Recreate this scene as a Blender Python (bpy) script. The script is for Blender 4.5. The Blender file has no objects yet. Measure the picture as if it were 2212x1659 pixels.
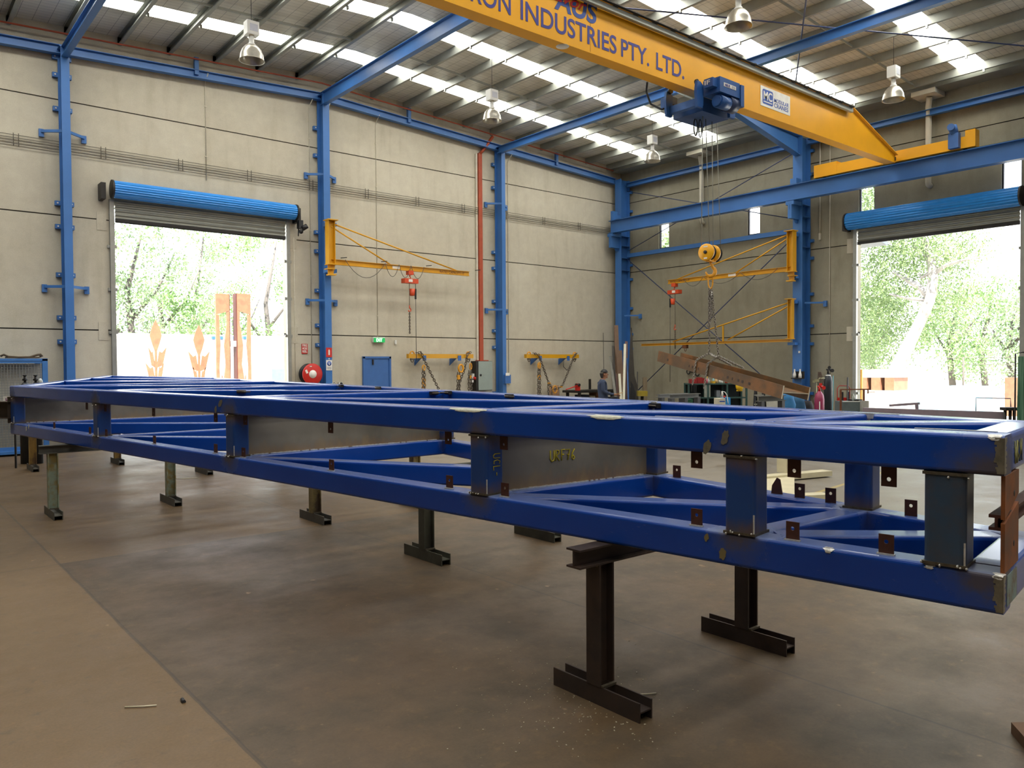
import bpy, math, random
from mathutils import Vector as V, Matrix
R = random.Random(7)
SC = bpy.context.scene
COL = SC.collection
PI = math.pi
# ---------------------------------------------------------------- camera frame (metres; X along the gable wall, Y along the right wall)
FPX, YAW, PIT, ROL, CH = 1677.95, math.radians(50.14606), math.radians(-1.3633), math.radians(-0.36209), 1.8
_f = V((math.cos(YAW)*math.cos(PIT), math.sin(YAW)*math.cos(PIT), math.sin(PIT)))
_r0 = V((math.sin(YAW), -math.cos(YAW), 0)); _u0 = _r0.cross(_f)
_r = _r0*math.cos(ROL)+_u0*math.sin(ROL); _u = _u0*math.cos(ROL)-_r0*math.sin(ROL)
CAM = V((0, 0, CH))
def ray(x, y): return _f + _r*((x-1106)/FPX) - _u*((y-829.5)/FPX)
def onX(x, y, X): d = ray(x, y); return CAM + d*(X/d.x)
def onY(x, y, Y): d = ray(x, y); return CAM + d*(Y/d.y)
def onZ(x, y, Z): d = ray(x, y); return CAM + d*((Z-CH)/d.z)
def atD(x, y, D): return CAM + ray(x, y)*D
cam = bpy.data.cameras.new('camera'); cam.sensor_width = 36; cam.lens = FPX/2212*36; cam.clip_end = 500; cam.clip_start = .05
co = bpy.data.objects.new('camera', cam); COL.objects.link(co)
co.matrix_world = Matrix(((_r.x, _u.x, -_f.x, 0), (_r.y, _u.y, -_f.y, 0), (_r.z, _u.z, -_f.z, CH), (0, 0, 0, 1)))
SC.camera = co
# ---------------------------------------------------------------- materials
def lin(h):
    o = []
    for i in (0, 2, 4):
        c = int(h[i:i+2], 16)/255
        o.append(c/12.92 if c <= .04045 else ((c+.055)/1.055)**2.4)
    return (o[0], o[1], o[2], 1)
MATS = {}
class NT:
    def __init__(s, name):
        s.m = bpy.data.materials.new(name); s.m.use_nodes = True
        s.t = s.m.node_tree; s.n = s.t.nodes; s.b = s.n['Principled BSDF']
    def add(s, typ, **kw):
        n = s.n.new(typ)
        for k, v in kw.items():
            if k in n.inputs.keys(): n.inputs[k].default_value = v
            else: setattr(n, k, v)
        return n
    def link(s, a, b): s.t.links.new(a, b)
    def coord(s): return s.add('ShaderNodeTexCoord').outputs['Object']
    def noise(s, scale, detail=4, vec=None, rough=.55):
        n = s.add('ShaderNodeTexNoise'); n.inputs['Scale'].default_value = scale; n.inputs['Detail'].default_value = detail; n.inputs['Roughness'].default_value = rough
        s.link(vec if vec is not None else s.coord(), n.inputs['Vector']); return n.outputs['Fac']
    def ramp(s, fac, stops):
        r = s.add('ShaderNodeValToRGB'); e = r.color_ramp.elements
        while len(e) < len(stops): e.new(.5)
        for el, (p, c) in zip(e, stops): el.position = p; el.color = c if len(c) == 4 else (c[0], c[1], c[2], 1)
        s.link(fac, r.inputs['Fac']); return r.outputs['Color']
    def mix(s, fac, a, b, mode='MIX'):
        m = s.add('ShaderNodeMix', data_type='RGBA', blend_type=mode)
        for sock, v in ((m.inputs[0], fac), (m.inputs[6], a), (m.inputs[7], b)):
            if isinstance(v, (float, int)): sock.default_value = v
            elif isinstance(v, tuple): sock.default_value = v
            else: s.link(v, sock)
        return m.outputs[2]
    def math(s, op, a, b=0.0, clamp=False):
        m = s.add('ShaderNodeMath', operation=op); m.use_clamp = clamp
        for i, v in enumerate((a, b)):
            if isinstance(v, (float, int)): m.inputs[i].default_value = v
            else: s.link(v, m.inputs[i])
        return m.outputs[0]
    def sep(s, vec=None):
        n = s.add('ShaderNodeSeparateXYZ'); s.link(vec if vec is not None else s.coord(), n.inputs[0]); return n.outputs
    def mapscale(s, sx, sy, sz, vec=None):
        m = s.add('ShaderNodeMapping'); m.inputs['Scale'].default_value = (sx, sy, sz); s.link(vec if vec is not None else s.coord(), m.inputs['Vector']); return m.outputs[0]
    def bump(s, h, strength=.3, dist=.01):
        b = s.add('ShaderNodeBump'); b.inputs['Strength'].default_value = strength; b.inputs['Distance'].default_value = dist
        s.link(h, b.inputs['Height']); s.link(b.outputs[0], s.b.inputs['Normal'])
def mk(name, hexc, rough=.5, metal=0., var=.12, scale=6., spec=.5, bump=0., hex2=None, cut=(.45, .7)):
    """plain procedural material: base colour with noise variation, optional second colour in patches"""
    if name in MATS: return MATS[name]
    t = NT(name); c = lin(hexc)
    n = t.noise(scale, 5)
    a = tuple(x*(1-var) for x in c[:3])+(1,); b = tuple(min(1, x*(1+var)) for x in c[:3])+(1,)
    col = t.ramp(n, [(.3, a), (.7, b)])
    if hex2:
        p = t.noise(scale*.7, 6, rough=.65)
        f = t.ramp(p, [(cut[0], (0, 0, 0, 1)), (cut[1], (1, 1, 1, 1))])
        col = t.mix(f, col, lin(hex2))
    t.link(col, t.b.inputs['Base Color'])
    t.b.inputs['Roughness'].default_value = rough; t.b.inputs['Metallic'].default_value = metal
    t.b.inputs['Specular IOR Level'].default_value = spec
    if bump: t.bump(t.noise(scale*6, 4), bump, .01)
    MATS[name] = t.m; return t.m
def glow(name, hexc, strength):
    t = NT(name); t.b.inputs['Base Color'].default_value = lin(hexc)
    t.b.inputs['Emission Color'].default_value = lin(hexc); t.b.inputs['Emission Strength'].default_value = strength
    MATS[name] = t.m; return t.m
def concrete(name, c1, c2, c3, rough=.85):
    t = NT(name); co_ = t.coord()
    n1 = t.noise(.45, 6, t.mapscale(1, 1, .8)); n2 = t.noise(3.2, 8, rough=.7); n3 = t.noise(60, 3)
    n4 = t.noise(1.1, 5, t.mapscale(2.6, 2.6, .35))
    col = t.ramp(n1, [(.32, lin(c1)), (.68, lin(c2))])
    col = t.mix(t.math('MULTIPLY', t.ramp(n4, [(.52, (0, 0, 0, 1)), (.72, (1, 1, 1, 1))]), .55), col, lin(c3))
    col = t.mix(.16, col, t.ramp(n2, [(.3, (.25, .23, .2, 1)), (.7, (.8, .8, .78, 1))]), 'OVERLAY')
    col = t.mix(.12, col, t.ramp(n3, [(.3, (.2, .2, .2, 1)), (.7, (.8, .8, .8, 1))]), 'OVERLAY')
    t.link(col, t.b.inputs['Base Color']); t.b.inputs['Roughness'].default_value = rough
    t.bump(n3, .12, .004); MATS[name] = t.m; return t.m
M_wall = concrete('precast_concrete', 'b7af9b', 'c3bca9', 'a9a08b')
M_wall_shade = concrete('precast_concrete_shaded', '8c8673', '98927e', '7b7562')  # darker copy of the concrete, side wall's shade put into the colour
M_backing = mk('joint_gap_backing', '2a2622', .9)  # dark backing strip behind the open panel joints
def floor_mat():
    t = NT('workshop_floor'); P = t.coord(); x, y, z = t.sep(P)
    n1 = t.noise(.35, 5); n2 = t.noise(1.7, 8, rough=.68); n3 = t.noise(9, 6, rough=.7); n4 = t.noise(70, 2)
    col = t.ramp(n1, [(.3, lin('695335')), (.7, lin('775f40'))])
    col = t.mix(t.math('MULTIPLY', t.ramp(t.math('MULTIPLY', y, .1), [(.74, (0, 0, 0, 1)), (.9, (1, 1, 1, 1))]), .85), col, t.ramp(n2, [(.3, lin('54432c')), (.7, lin('634f36'))]))
    # older grey scuffed bay, shade also darkened into it, beside brown dusty slab
    def gt(v, a): return t.math('GREATER_THAN', v, a)
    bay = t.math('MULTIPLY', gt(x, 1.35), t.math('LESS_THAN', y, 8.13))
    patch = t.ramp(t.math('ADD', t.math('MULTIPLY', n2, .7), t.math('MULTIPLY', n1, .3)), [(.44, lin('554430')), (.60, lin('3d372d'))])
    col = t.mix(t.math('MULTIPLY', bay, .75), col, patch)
    far = t.ramp(t.math('MULTIPLY', x, .1), [(.6, (0, 0, 0, 1)), (.9, (1, 1, 1, 1))])
    col = t.mix(t.math('MULTIPLY', far, .8), col, t.ramp(n2, [(.35, lin('746d60')), (.65, lin('888175'))]))
    col = t.mix(t.math('MULTIPLY', t.ramp(n3, [(.56, (0, 0, 0, 1)), (.74, (1, 1, 1, 1))]), .35), col, lin('8a6c45'))
    col = t.mix(t.math('MULTIPLY', t.ramp(t.noise(5, 7, t.mapscale(1, 1.4, 1), .75), [(.58, (0, 0, 0, 1)), (.68, (1, 1, 1, 1))]), .4), col, lin('3f3a32'))
    spots = t.ramp(t.noise(6.3, 2, t.mapscale(1.4, 1, 1)), [(.73, (0, 0, 0, 1)), (.78, (1, 1, 1, 1))])
    col = t.mix(t.math('MULTIPLY', spots, .5), col, lin('b79a77'))
    sp2 = t.ramp(t.noise(120, 1), [(.78, (0, 0, 0, 1)), (.82, (1, 1, 1, 1))])
    col = t.mix(t.math('MULTIPLY', sp2, .35), col, lin('c9c2b0'))
    col = t.mix(.15, col, t.ramp(n4, [(.3, (.2, .2, .2, 1)), (.7, (.8, .8, .8, 1))]), 'OVERLAY')
    # saw-cut joints
    wob = t.math('MULTIPLY', t.math('SUBTRACT', t.noise(1.5, 3), .5), .03)
    for v, k, w in ((x, 1.35, .011), (x, 4.08, .009), (y, 8.13, .009), (x, -1.4, .01), (x, 9.5, .01), (x, 15, .01), (y, 2.0, .0), (y, 14.2, .009)):
        if w == 0: continue
        d = t.math('ABSOLUTE', t.math('ADD', t.math('SUBTRACT', v, k), wob))
        col = t.mix(t.math('MULTIPLY', t.math('LESS_THAN', d, w), .65), col, lin('3c342a'))
    # yellow walkway line
    ln = t.math('LESS_THAN', t.math('ABSOLUTE', t.math('SUBTRACT', t.math('SUBTRACT', y, t.math('MULTIPLY', x, .12)), 4.35)), .035)
    col = t.mix(t.math('MULTIPLY', t.math('MULTIPLY', ln, gt(x, 6.6)), .6), col, lin('b39a4c'))
    t.link(col, t.b.inputs['Base Color'])
    ro = t.ramp(n2, [(.3, (.36, .36, .36, 1)), (.7, (.6, .6, .6, 1))]); t.link(ro, t.b.inputs['Roughness'])
    t.b.inputs['Specular IOR Level'].default_value = .45
    t.bump(n3, .1, .006); return t.m
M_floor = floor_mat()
M_steel = mk('blue_structural_paint', '3a6dac', .42, var=.1, scale=1.3)
M_yel = mk('crane_yellow_paint', 'efab1c', .36, var=.07, scale=1.1, spec=.4)
M_jib = mk('jib_yellow_shaded', 'cf970e', .4, var=.08, scale=1.5)  # crane yellow darkened, shade around the jibs put into the colour
M_gal = mk('galvanised_purlin', '9b9d94', .45, .35, var=.14, scale=2)
def foil_mat():
    t = NT('foil_insulation'); x, y, z = t.sep()
    n = t.noise(1.2, 4, t.mapscale(.5, 2.2, 1)); cr = t.noise(3.0, 6, t.mapscale(.9, 7, 1), .7)
    col = t.ramp(n, [(.3, lin('dad6c6')), (.7, lin('f0ecdf'))])
    warm = t.ramp(t.noise(.6, 2), [(.6, (0, 0, 0, 1)), (.75, (1, 1, 1, 1))])
    col = t.mix(t.math('MULTIPLY', warm, .35), col, lin('a98c69'))
    # safety mesh under the foil: fine dark grid
    for v, p in ((x, .3), (y, .15)):
        g = t.math('LESS_THAN', t.math('ABSOLUTE', t.math('SUBTRACT', t.math('FRACT', t.math('DIVIDE', v, p)), .5)), .022 if p > .2 else .03)
        col = t.mix(t.math('MULTIPLY', g, .5), col, lin('4a463e'))
    t.link(col, t.b.inputs['Base Color']); t.b.inputs['Metallic'].default_value = .0; t.b.inputs['Roughness'].default_value = .35
    t.bump(cr, .9, .05); return t.m
M_foil = foil_mat()
M_sky = glow('skylight_sheet', 'fffef8', 12)
M_white = mk('white_plastic', 'd9d8d0', .45, var=.04)
M_alu = mk('lamp_aluminium', 'b9b4a6', .3, .7, var=.15, scale=9)
M_pvc = mk('pvc_pipe', 'cfc9b6', .5, var=.05)
M_red = mk('red_paint', 'c02418', .4, var=.08)
M_redpipe = mk('orange_red_pipe', 'a5482a', .5, var=.12)
M_dark = mk('dark_steel', '2b2825', .5, .3, var=.2)
M_black = mk('black_rubber', '141416', .5, var=.1)
M_cable = mk('cable_grey', '4a4640', .6)
M_chain = mk('chain_steel', '6b6257', .45, .5, var=.25, scale=30)
M_rchain = mk('chain_bright', '8d877d', .35, .7, var=.2, scale=30)
M_orange = mk('hoist_orange', 'c8451a', .45, var=.1)
M_chyel = mk('sling_yellow', 'd79414', .45, var=.15, scale=20)
M_rust = mk('rust_steel', '6a3f26', .6, .15, var=.2, scale=5, hex2='8c5a32', cut=(.5, .75))
M_cleat = mk('primer_brown', '4a2619', .6, var=.2, scale=30)
M_mill = mk('mill_steel', '55483b', .5, .35, var=.25, scale=5, hex2='6d5138', cut=(.52, .72))
M_conduit = mk('conduit_grey', 'c9c2ae', .5)
M_cond_d = mk('conductor_bar', '5d5648', .5)
M_galv2 = mk('door_guide_galv', '9a9a92', .45, .5, var=.08)
M_slat = mk('curtain_slat', '9d9e94', .4, .2, var=.08)
M_doorblue = mk('roller_blue', '1f86d6', .25, .1, var=.06, spec=.6)
M_leafdoor = mk('door_leaf_blue', '3a66a4', .5, var=.06)
M_grey = mk('cabinet_grey', '8f9a91', .45, var=.05)
M_green = mk('shelf_green', '2e4a44', .5, var=.15)
M_cream = mk('cream_paint', 'c6bc9c', .5, var=.08)
# ---------------------------------------------------------------- mesh builder
class MB:
    def __init__(s): s.v = []; s.f = []; s.sm = []; s.mi = []; s.cur = 0
    def face(s, idx, sm=False): s.f.append(tuple(idx)); s.sm.append(sm); s.mi.append(s.cur)
    def quadloft(s, rings, closed=True, cap=True, sm=False):
        n = len(rings[0]); base = len(s.v)
        for r in rings: s.v += [tuple(p) for p in r]
        m = n if closed else n-1
        for i in range(len(rings)-1):
            for j in range(m):
                a = base+i*n+j; b = base+i*n+(j+1) % n
                s.face((a, b, b+n, a+n), sm)
        if cap and closed:
            s.face(tuple(base+j for j in reversed(range(n)))); e = base+(len(rings)-1)*n
            s.face(tuple(e+j for j in range(n)))
        return s
    def box(s, c, d, ax=None):
        c = V(c); ax = ax or (V((1, 0, 0)), V((0, 1, 0)), V((0, 0, 1)))
        x, y, z = (V(a)*(k/2) for a, k in zip(ax, d))
        return s.quadloft([[c-x-y-z, c+x-y-z, c+x+y-z, c-x+y-z], [c-x-y+z, c+x-y+z, c+x+y+z, c-x+y+z]])
    def bb(s, x0, x1, y0, y1, z0, z1):
        return s.box(((x0+x1)/2, (y0+y1)/2, (z0+z1)/2), (abs(x1-x0), abs(y1-y0), abs(z1-z0)))
    def ext(s, prof, p0, p1, up=(0, 0, 1), sm=False, cap=True, k1=1.):
        """sweep a closed 2D profile (side, up) from p0 to p1"""
        p0 = V(p0); p1 = V(p1); d = (p1-p0).normalized(); up = V(up)
        sd = d.cross(up)
        if sd.length < 1e-6: sd = d.cross(V((1, 0, 0)))
        sd.normalize(); w = sd.cross(d)
        return s.quadloft([[p0+sd*a+w*b for a, b in prof], [p1+sd*(a*k1)+w*(b*k1) for a, b in prof]], cap=cap, sm=sm)
    def bar(s, p0, p1, w, h, up=(0, 0, 1)): return s.ext([(-w/2, -h/2), (w/2, -h/2), (w/2, h/2), (-w/2, h/2)], p0, p1, up)
    def ibeam(s, p0, p1, h, w, tf=.016, tw=.01, up=(0, 0, 1)):
        a, b, c = w/2, h/2, tw/2
        return s.ext([(-a, -b), (a, -b), (a, -b+tf), (c, -b+tf), (c, b-tf), (a, b-tf), (a, b), (-a, b), (-a, b-tf), (-c, b-tf), (-c, -b+tf), (-a, -b+tf)], p0, p1, up)
    def chan(s, p0, p1, h, w, t=.008, up=(0, 0, 1), lip=0.):
        b = h/2
        return s.ext([(0, -b), (w, -b), (w, -b+t+lip), (w-t, -b+t+lip), (w-t, -b+t), (t, -b+t), (t, b-t), (w-t, b-t), (w-t, b-t-lip), (w, b-t-lip), (w, b), (0, b)], p0, p1, up)
    def shs(s, p0, p1, w, h, r=.018, n=4, up=(0, 0, 1)):
        pr = []
        for cx, cy, a0 in ((w/2-r, -h/2+r, -PI/2), (w/2-r, h/2-r, 0), (-w/2+r, h/2-r, PI/2), (-w/2+r, -h/2+r, PI)):
            for i in range(n+1): a = a0+PI/2*i/n; pr.append((cx+r*math.cos(a), cy+r*math.sin(a)))
        return s.ext(pr, p0, p1, up)
    def cyl(s, p0, p1, r, n=12, r1=None, cap=True):
        pr = [(r*math.cos(2*PI*i/n), r*math.sin(2*PI*i/n)) for i in range(n)]
        return s.ext(pr, p0, p1, (0, 0, 1), sm=True, cap=cap, k1=1. if r1 is None else r1/r)
    def tube(s, pts, r, n=8, closed=False, cap=True):
        pts = [V(p) for p in pts]; L = len(pts); rings = []; rr = r if isinstance(r, (list, tuple)) else [r]*L
        ref = None
        for i, p in enumerate(pts):
            if closed: d = pts[(i+1) % L]-pts[i-1]
            else: d = pts[min(i+1, L-1)]-pts[max(i-1, 0)]
            if d.length < 1e-9: d = V((0, 0, 1))
            d.normalize()
            if ref is None:
                ref = d.cross(V((0, 0, 1)))
                if ref.length < .05: ref = d.cross(V((1, 0, 0)))
            ref = ref-d*ref.dot(d)
            ref.normalize(); w = d.cross(ref)
            rings.append([p+(ref*math.cos(2*PI*j/n)+w*math.sin(2*PI*j/n))*rr[i] for j in range(n)])
        if closed: rings.append(rings[0])
        return s.quadloft(rings, cap=cap and not closed, sm=True)
    def lathe(s, prof, c=(0, 0, 0), ax=(0, 0, 1), n=16):
        """prof: (radius, height) list along ax"""
        c = V(c); ax = V(ax).normalized(); u = ax.cross(V((0, 0, 1)))
        if u.length < .05: u = V((1, 0, 0))
        u.normalize(); w = ax.cross(u)
        return s.quadloft([[c+ax*h+(u*math.cos(2*PI*j/n)+w*math.sin(2*PI*j/n))*max(r, 1e-4) for j in range(n)] for r, h in prof], sm=True)
    def prism(s, poly, o, u, w, th):
        """2D polygon in plane (o,u,w) extruded by th along u x w"""
        o = V(o); u = V(u); w = V(w); n = u.cross(w).normalized()*th
        return s.quadloft([[o+u*a+w*b for a, b in poly], [o+u*a+w*b+n for a, b in poly]])
    def ball(s, c, rx, ry=None, rz=None, n=12, m=8):
        ry = ry or rx; rz = rz or rx; c = V(c)
        return s.quadloft([[c+V((rx*math.sin(PI*i/m)*math.cos(2*PI*j/n), ry*math.sin(PI*i/m)*math.sin(2*PI*j/n), -rz*math.cos(PI*i/m))) for j in range(n)] for i in ([.02]+list(range(1, m))+[m-.02])], sm=True)
    def chain(s, pts, L=.05, r=.006, n=8):
        """alternating stadium links along a polyline"""
        pts = [V(p) for p in pts]; seg = [(pts[i+1]-pts[i]).length for i in range(len(pts)-1)]; tot = sum(seg)
        k = max(1, int(tot/(L*.72)))
        def at(d):
            for i, l in enumerate(seg):
                if d <= l or i == len(seg)-1: return pts[i]+(pts[i+1]-pts[i])*(d/max(l, 1e-6)), (pts[i+1]-pts[i]).normalized()
                d -= l
        for i in range(k):
            p, d = at(tot*(i+.5)/k)
            a = d.cross(V((.3, .8, .1))).normalized(); b = d.cross(a)
            q = a if i % 2 else b
            s.tube([p+d*(L/2*math.cos(2*PI*j/n))+q*(L*.32*math.sin(2*PI*j/n)) for j in range(n)], r, 4, closed=True)
        return s
BASE = {}
def _new(name, mb, mats, off):
    me = bpy.data.meshes.new(name)
    me.from_pydata([(a-off.x, b-off.y, c-off.z) for a, b, c in mb.v], [], mb.f)
    me.polygons.foreach_set('use_smooth', mb.sm)
    if not isinstance(mats, (list, tuple)): mats = [mats]
    for m in mats: me.materials.append(m)
    if len(mats) > 1: me.polygons.foreach_set('material_index', mb.mi)
    me.update(); o = bpy.data.objects.new(name, me); COL.objects.link(o); return o
def tag(o, label=None, cat=None, group=None, kind=None):
    if label: o['label'] = label
    if cat: o['category'] = cat
    if group: o['group'] = group
    if kind: o['kind'] = kind
    return o
def thing(name, label, cat, loc=(0, 0, 0), group=None, kind=None):
    o = bpy.data.objects.new(name, None); COL.objects.link(o); o.location = loc; o.empty_display_size = .1
    BASE[o] = V(loc); return tag(o, label, cat, group, kind)
def part(name, mb, mats, parent, label=None, kind=None):
    off = BASE[parent]; o = _new(name, mb, mats, off); o.parent = parent; BASE[o] = off
    return tag(o, label, kind=kind)
def solo(name, mb, mats, label, cat, group=None, kind=None, loc=None):
    if loc is None:
        xs = [p[0] for p in mb.v]; ys = [p[1] for p in mb.v]; zs = [p[2] for p in mb.v]
        loc = ((min(xs)+max(xs))/2, (min(ys)+max(ys))/2, min(zs))
    o = _new(name, mb, mats, V(loc)); o.location = loc; BASE[o] = V(loc)
    return tag(o, label, cat, group, kind)
def copy_tree(o, parent=None):
    c = o.copy(); COL.objects.link(c)
    if parent is not None: c.parent = parent
    for ch in [k for k in o.children]: copy_tree(ch, c)
    return c
def text(name, body, mat, parent, pos, xdir, ydir, height, width=None, bold=0., shear=0., ext=.0015, label=None):
    cu = bpy.data.curves.new(name, 'FONT'); cu.body = body; cu.size = 1; cu.offset = bold; cu.shear = shear; cu.extrude = 0
    cu.materials.append(mat); o = bpy.data.objects.new(name, cu); COL.objects.link(o)
    bpy.context.view_layer.update(); d = o.dimensions.copy(); b0 = V(o.bound_box[0])
    cap = .69 if any(c.isupper() or c.isdigit() for c in body) else max(d.y, .1)
    k = height/cap; kx = (width/d.x) if width else k
    cu.extrude = ext/max(k, 1e-6)
    x = V(xdir).normalized(); y = V(ydir).normalized(); z = x.cross(y)
    p = V(pos)-x*(b0.x*kx)
    m = Matrix(((x.x*kx, y.x*k, z.x*k, 0), (x.y*kx, y.y*k, z.y*k, 0), (x.z*kx, y.z*k, z.z*k, 0), (0, 0, 0, 1)))
    m.translation = p-(BASE[parent] if parent else V((0, 0, 0)))
    bpy.context.view_layer.update(); ev = o.evaluated_get(bpy.context.evaluated_depsgraph_get()); me = bpy.data.meshes.new_from_object(ev)
    bpy.data.objects.remove(o); me.transform(m); o = bpy.data.objects.new(name, me); COL.objects.link(o)
    if parent: o.parent = parent; BASE[o] = BASE[parent]
    return tag(o, label)
ORD = ['first', 'second', 'third', 'fourth', 'fifth', 'sixth', 'seventh', 'eighth', 'ninth', 'tenth', 'eleventh', 'twelfth', 'thirteenth', 'fourteenth', 'fifteenth', 'sixteenth', 'seventeenth', 'eighteenth', 'nineteenth', 'twentieth', 'twenty-first', 'twenty-second', 'twenty-third']
X_, Y_, Z_ = V((1, 0, 0)), V((0, 1, 0)), V((0, 0, 1))
# ================================================================ THE SHELL
XL, XR, YB, YG = -2.6, 22.1, -12., 20.
M_walld = mk('unseen_wall_dark', '4a453c', .8, var=.1, scale=1)  # unseen walls coloured dark to keep fill light off the frame's front
def zr(x): return 9.8-.05*abs(x-9.75)
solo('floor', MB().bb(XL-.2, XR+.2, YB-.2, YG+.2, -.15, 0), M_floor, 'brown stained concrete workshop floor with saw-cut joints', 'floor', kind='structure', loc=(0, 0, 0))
M_yard = concrete('yard_concrete', 'b9b2a4', 'cac4b8', 'aca592')
solo('ground', MB().bb(-80, 140, -60, 140, -.5, -.16), M_yard, 'pale sunlit yard outside both roller doors', 'ground', kind='structure', loc=(0, 0, -.5))
ROWS = [(0, 2.668), (2.696, 5.234), (5.26, 7.818), (7.844, 9.86)]
def wall_cells(mb, a0, a1, openings, put, clip_top=None):
    for z0, z1 in ROWS:
        cuts = sorted({a0, a1} | {e for o in openings for e in o[:2] if o[2] < z1 and o[3] > z0})
        for i in range(len(cuts)-1):
            u0, u1 = cuts[i], cuts[i+1]; um = (u0+u1)/2
            spans = [(z0, z1)]
            for o in openings:
                if o[0] < um < o[1]:
                    ns = []
                    for s0, s1 in spans:
                        if o[2] >= s1 or o[3] <= s0: ns.append((s0, s1)); continue
                        if o[2] > s0: ns.append((s0, o[2]))
                        if o[3] < s1: ns.append((o[3], s1))
                    spans = ns
            for s0, s1 in spans: put(mb, u0, u1, s0, s1)
D1 = (4.57, 8.78, 0, 5.62)
D3 = (6.73, 10.86, 0, 5.6)
WIN = [(17.71, 18.17), (14.06, 14.52), (10.39, 10.84), (6.73, 7.19)]
mb = MB()
wall_cells(mb, XL, XR+.2, [D1], lambda m, a, b, c, d: m.bb(a, b, YG, YG+.18, c, d))
mb.cur = 1
def put_back(m, a, b, c, d): m.bb(a, b, YG+.03, YG+.15, c, d)
for z in (2.682, 5.247, 7.831):
    for a, b in ((XL, D1[0]), (D1[1], XR)) if z < 5.6 else ((XL, XR),): mb.bb(a, b, YG+.03, YG+.16, z-.03, z+.03)
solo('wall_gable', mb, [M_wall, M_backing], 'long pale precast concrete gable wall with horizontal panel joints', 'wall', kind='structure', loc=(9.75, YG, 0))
mb = MB(); ops = [D3]+[(a, b, 5.97, 6.9) for a, b in WIN]
wall_cells(mb, YB, YG, ops, lambda m, a, b, c, d: m.bb(XR, XR+.18, a, b, c, min(d, 9.12)))
mb.cur = 1
for z in (2.682, 5.247, 7.831):
    for a, b in ((YB, D3[0]), (D3[1], YG)) if z < 5.6 else ((YB, YG),): mb.bb(XR+.03, XR+.16, a, b, z-.03, z+.03)
solo('wall_right', mb, [M_wall_shade, M_backing], 'shaded precast concrete side wall with four slot windows', 'wall', kind='structure', loc=(XR, 4, 0))
solo('wall_left', MB().bb(XL-.2, XL, YB, YG, 0, 9.15), M_walld, 'concrete wall on the far left side', 'wall', kind='structure', loc=(XL, 4, 0))
solo('wall_back', MB().bb(XL, XR, YB-.2, YB, 0, 9.2), M_walld, 'concrete wall at the rear of the workshop', 'wall', kind='structure', loc=(9.75, YB, 0))
M_winframe = mk('window_frame_alu', '3b3d44', .4, .4)
M_glass = NT('window_glass'); M_glass.b.inputs['Transmission Weight'].default_value = 1; M_glass.b.inputs['Roughness'].default_value = 0; M_glass.b.inputs['IOR'].default_value = 1.01; M_glass = M_glass.m
for i, (a, b) in enumerate(WIN):
    fr = MB(); t = .035
    fr.bb(XR+.06, XR+.12, a, a+t, 5.97, 6.9).bb(XR+.06, XR+.12, b-t, b, 5.97, 6.9).bb(XR+.06, XR+.12, a+t, b-t, 5.97, 6.005).bb(XR+.06, XR+.12, a+t, b-t, 6.865, 6.9)
    w = thing('window_%d' % (i+1), ['slot window nearest the blue corner column', 'slot window above the upper yellow jib crane', 'slot window left of the side roller door', 'slot window at the right end of the side roller door'][i], 'window', (XR+.09, (a+b)/2, 5.97), kind='structure')
    part('window_frame', fr, M_winframe, w)
    part('pane', MB().bb(XR+.085, XR+.095, a+t, b-t, 6.005, 6.865), M_glass, w)
# ---- roof: foil-lined sheets with skylight strips between
SKY = [18.1, 15.45, 12.75, 10.9, 7.65, 4.6, 1.6, -1.4, -4.4]
HW = .31
edges = [YB]+sorted([y+k for y in SKY for k in (-HW, HW)])+[YG+.18]
mb = MB()
for i in range(0, len(edges), 2):
    for xa, xb in ((XL-.2, 9.75), (9.75, XR+.2)):
        a, b = edges[i], edges[i+1]
        mb.quadloft([[(xa, a, zr(xa)), (xb, a, zr(xb)), (xb, b, zr(xb)), (xa, b, zr(xa))], [(xa, a, zr(xa)+.04), (xb, a, zr(xb)+.04), (xb, b, zr(xb)+.04), (xa, b, zr(xa)+.04)]])
solo('ceiling', mb, M_foil, 'low-pitched roof lined with silver foil and safety mesh', 'ceiling', kind='structure', loc=(9.75, 4, 9.2))
names = ['skylight strip nearest the concrete gable wall', 'second skylight strip from the gable wall', 'third skylight strip from the gable wall', 'skylight strip just beyond the yellow crane girder', 'skylight strip at the upper right of the roof']
for i, y in enumerate(SKY):
    mb = MB()
    for xa, xb in ((XL, 9.75), (9.75, XR)):
        mb.v += [(xa, y-HW, zr(xa)+.03), (xb, y-HW, zr(xb)+.03), (xb, y+HW, zr(xb)+.03), (xa, y+HW, zr(xa)+.03)]
        k = len(mb.v); mb.face((k-1, k-2, k-3, k-4))
    solo('skylight', mb, M_sky, names[i] if i < 5 else '%s translucent skylight strip from the gable wall, nearer the camera' % ORD[i], 'skylight', kind='structure')
# ---- purlins (cold-formed channels) running from the gable towards the camera
px = [9.75-.55-1.1*k for k in range(10, -1, -1)]+[9.75+.55+1.1*k for k in range(11)]
for k, x in enumerate(px):
    zt = zr(x)-.005; mb = MB()
    mb.chan((x, YB, zt-.1), (x, YG-.02, zt-.1), .2, .075 if x > 9.75 else -.075, .006, lip=.015)
    for y in SKY[:6]:
        mb.bb(x-.012, x+.03, y-HW-.03, y-HW+.02, zt-.27, zt-.19)
    n = len(px)-k
    solo('purlin', mb, M_gal, '%s grey steel roof purlin counting from the right-hand wall' % ORD[n-1], 'purlin', 'grey roof purlins', loc=(x, 4, zt-.2))
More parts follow.
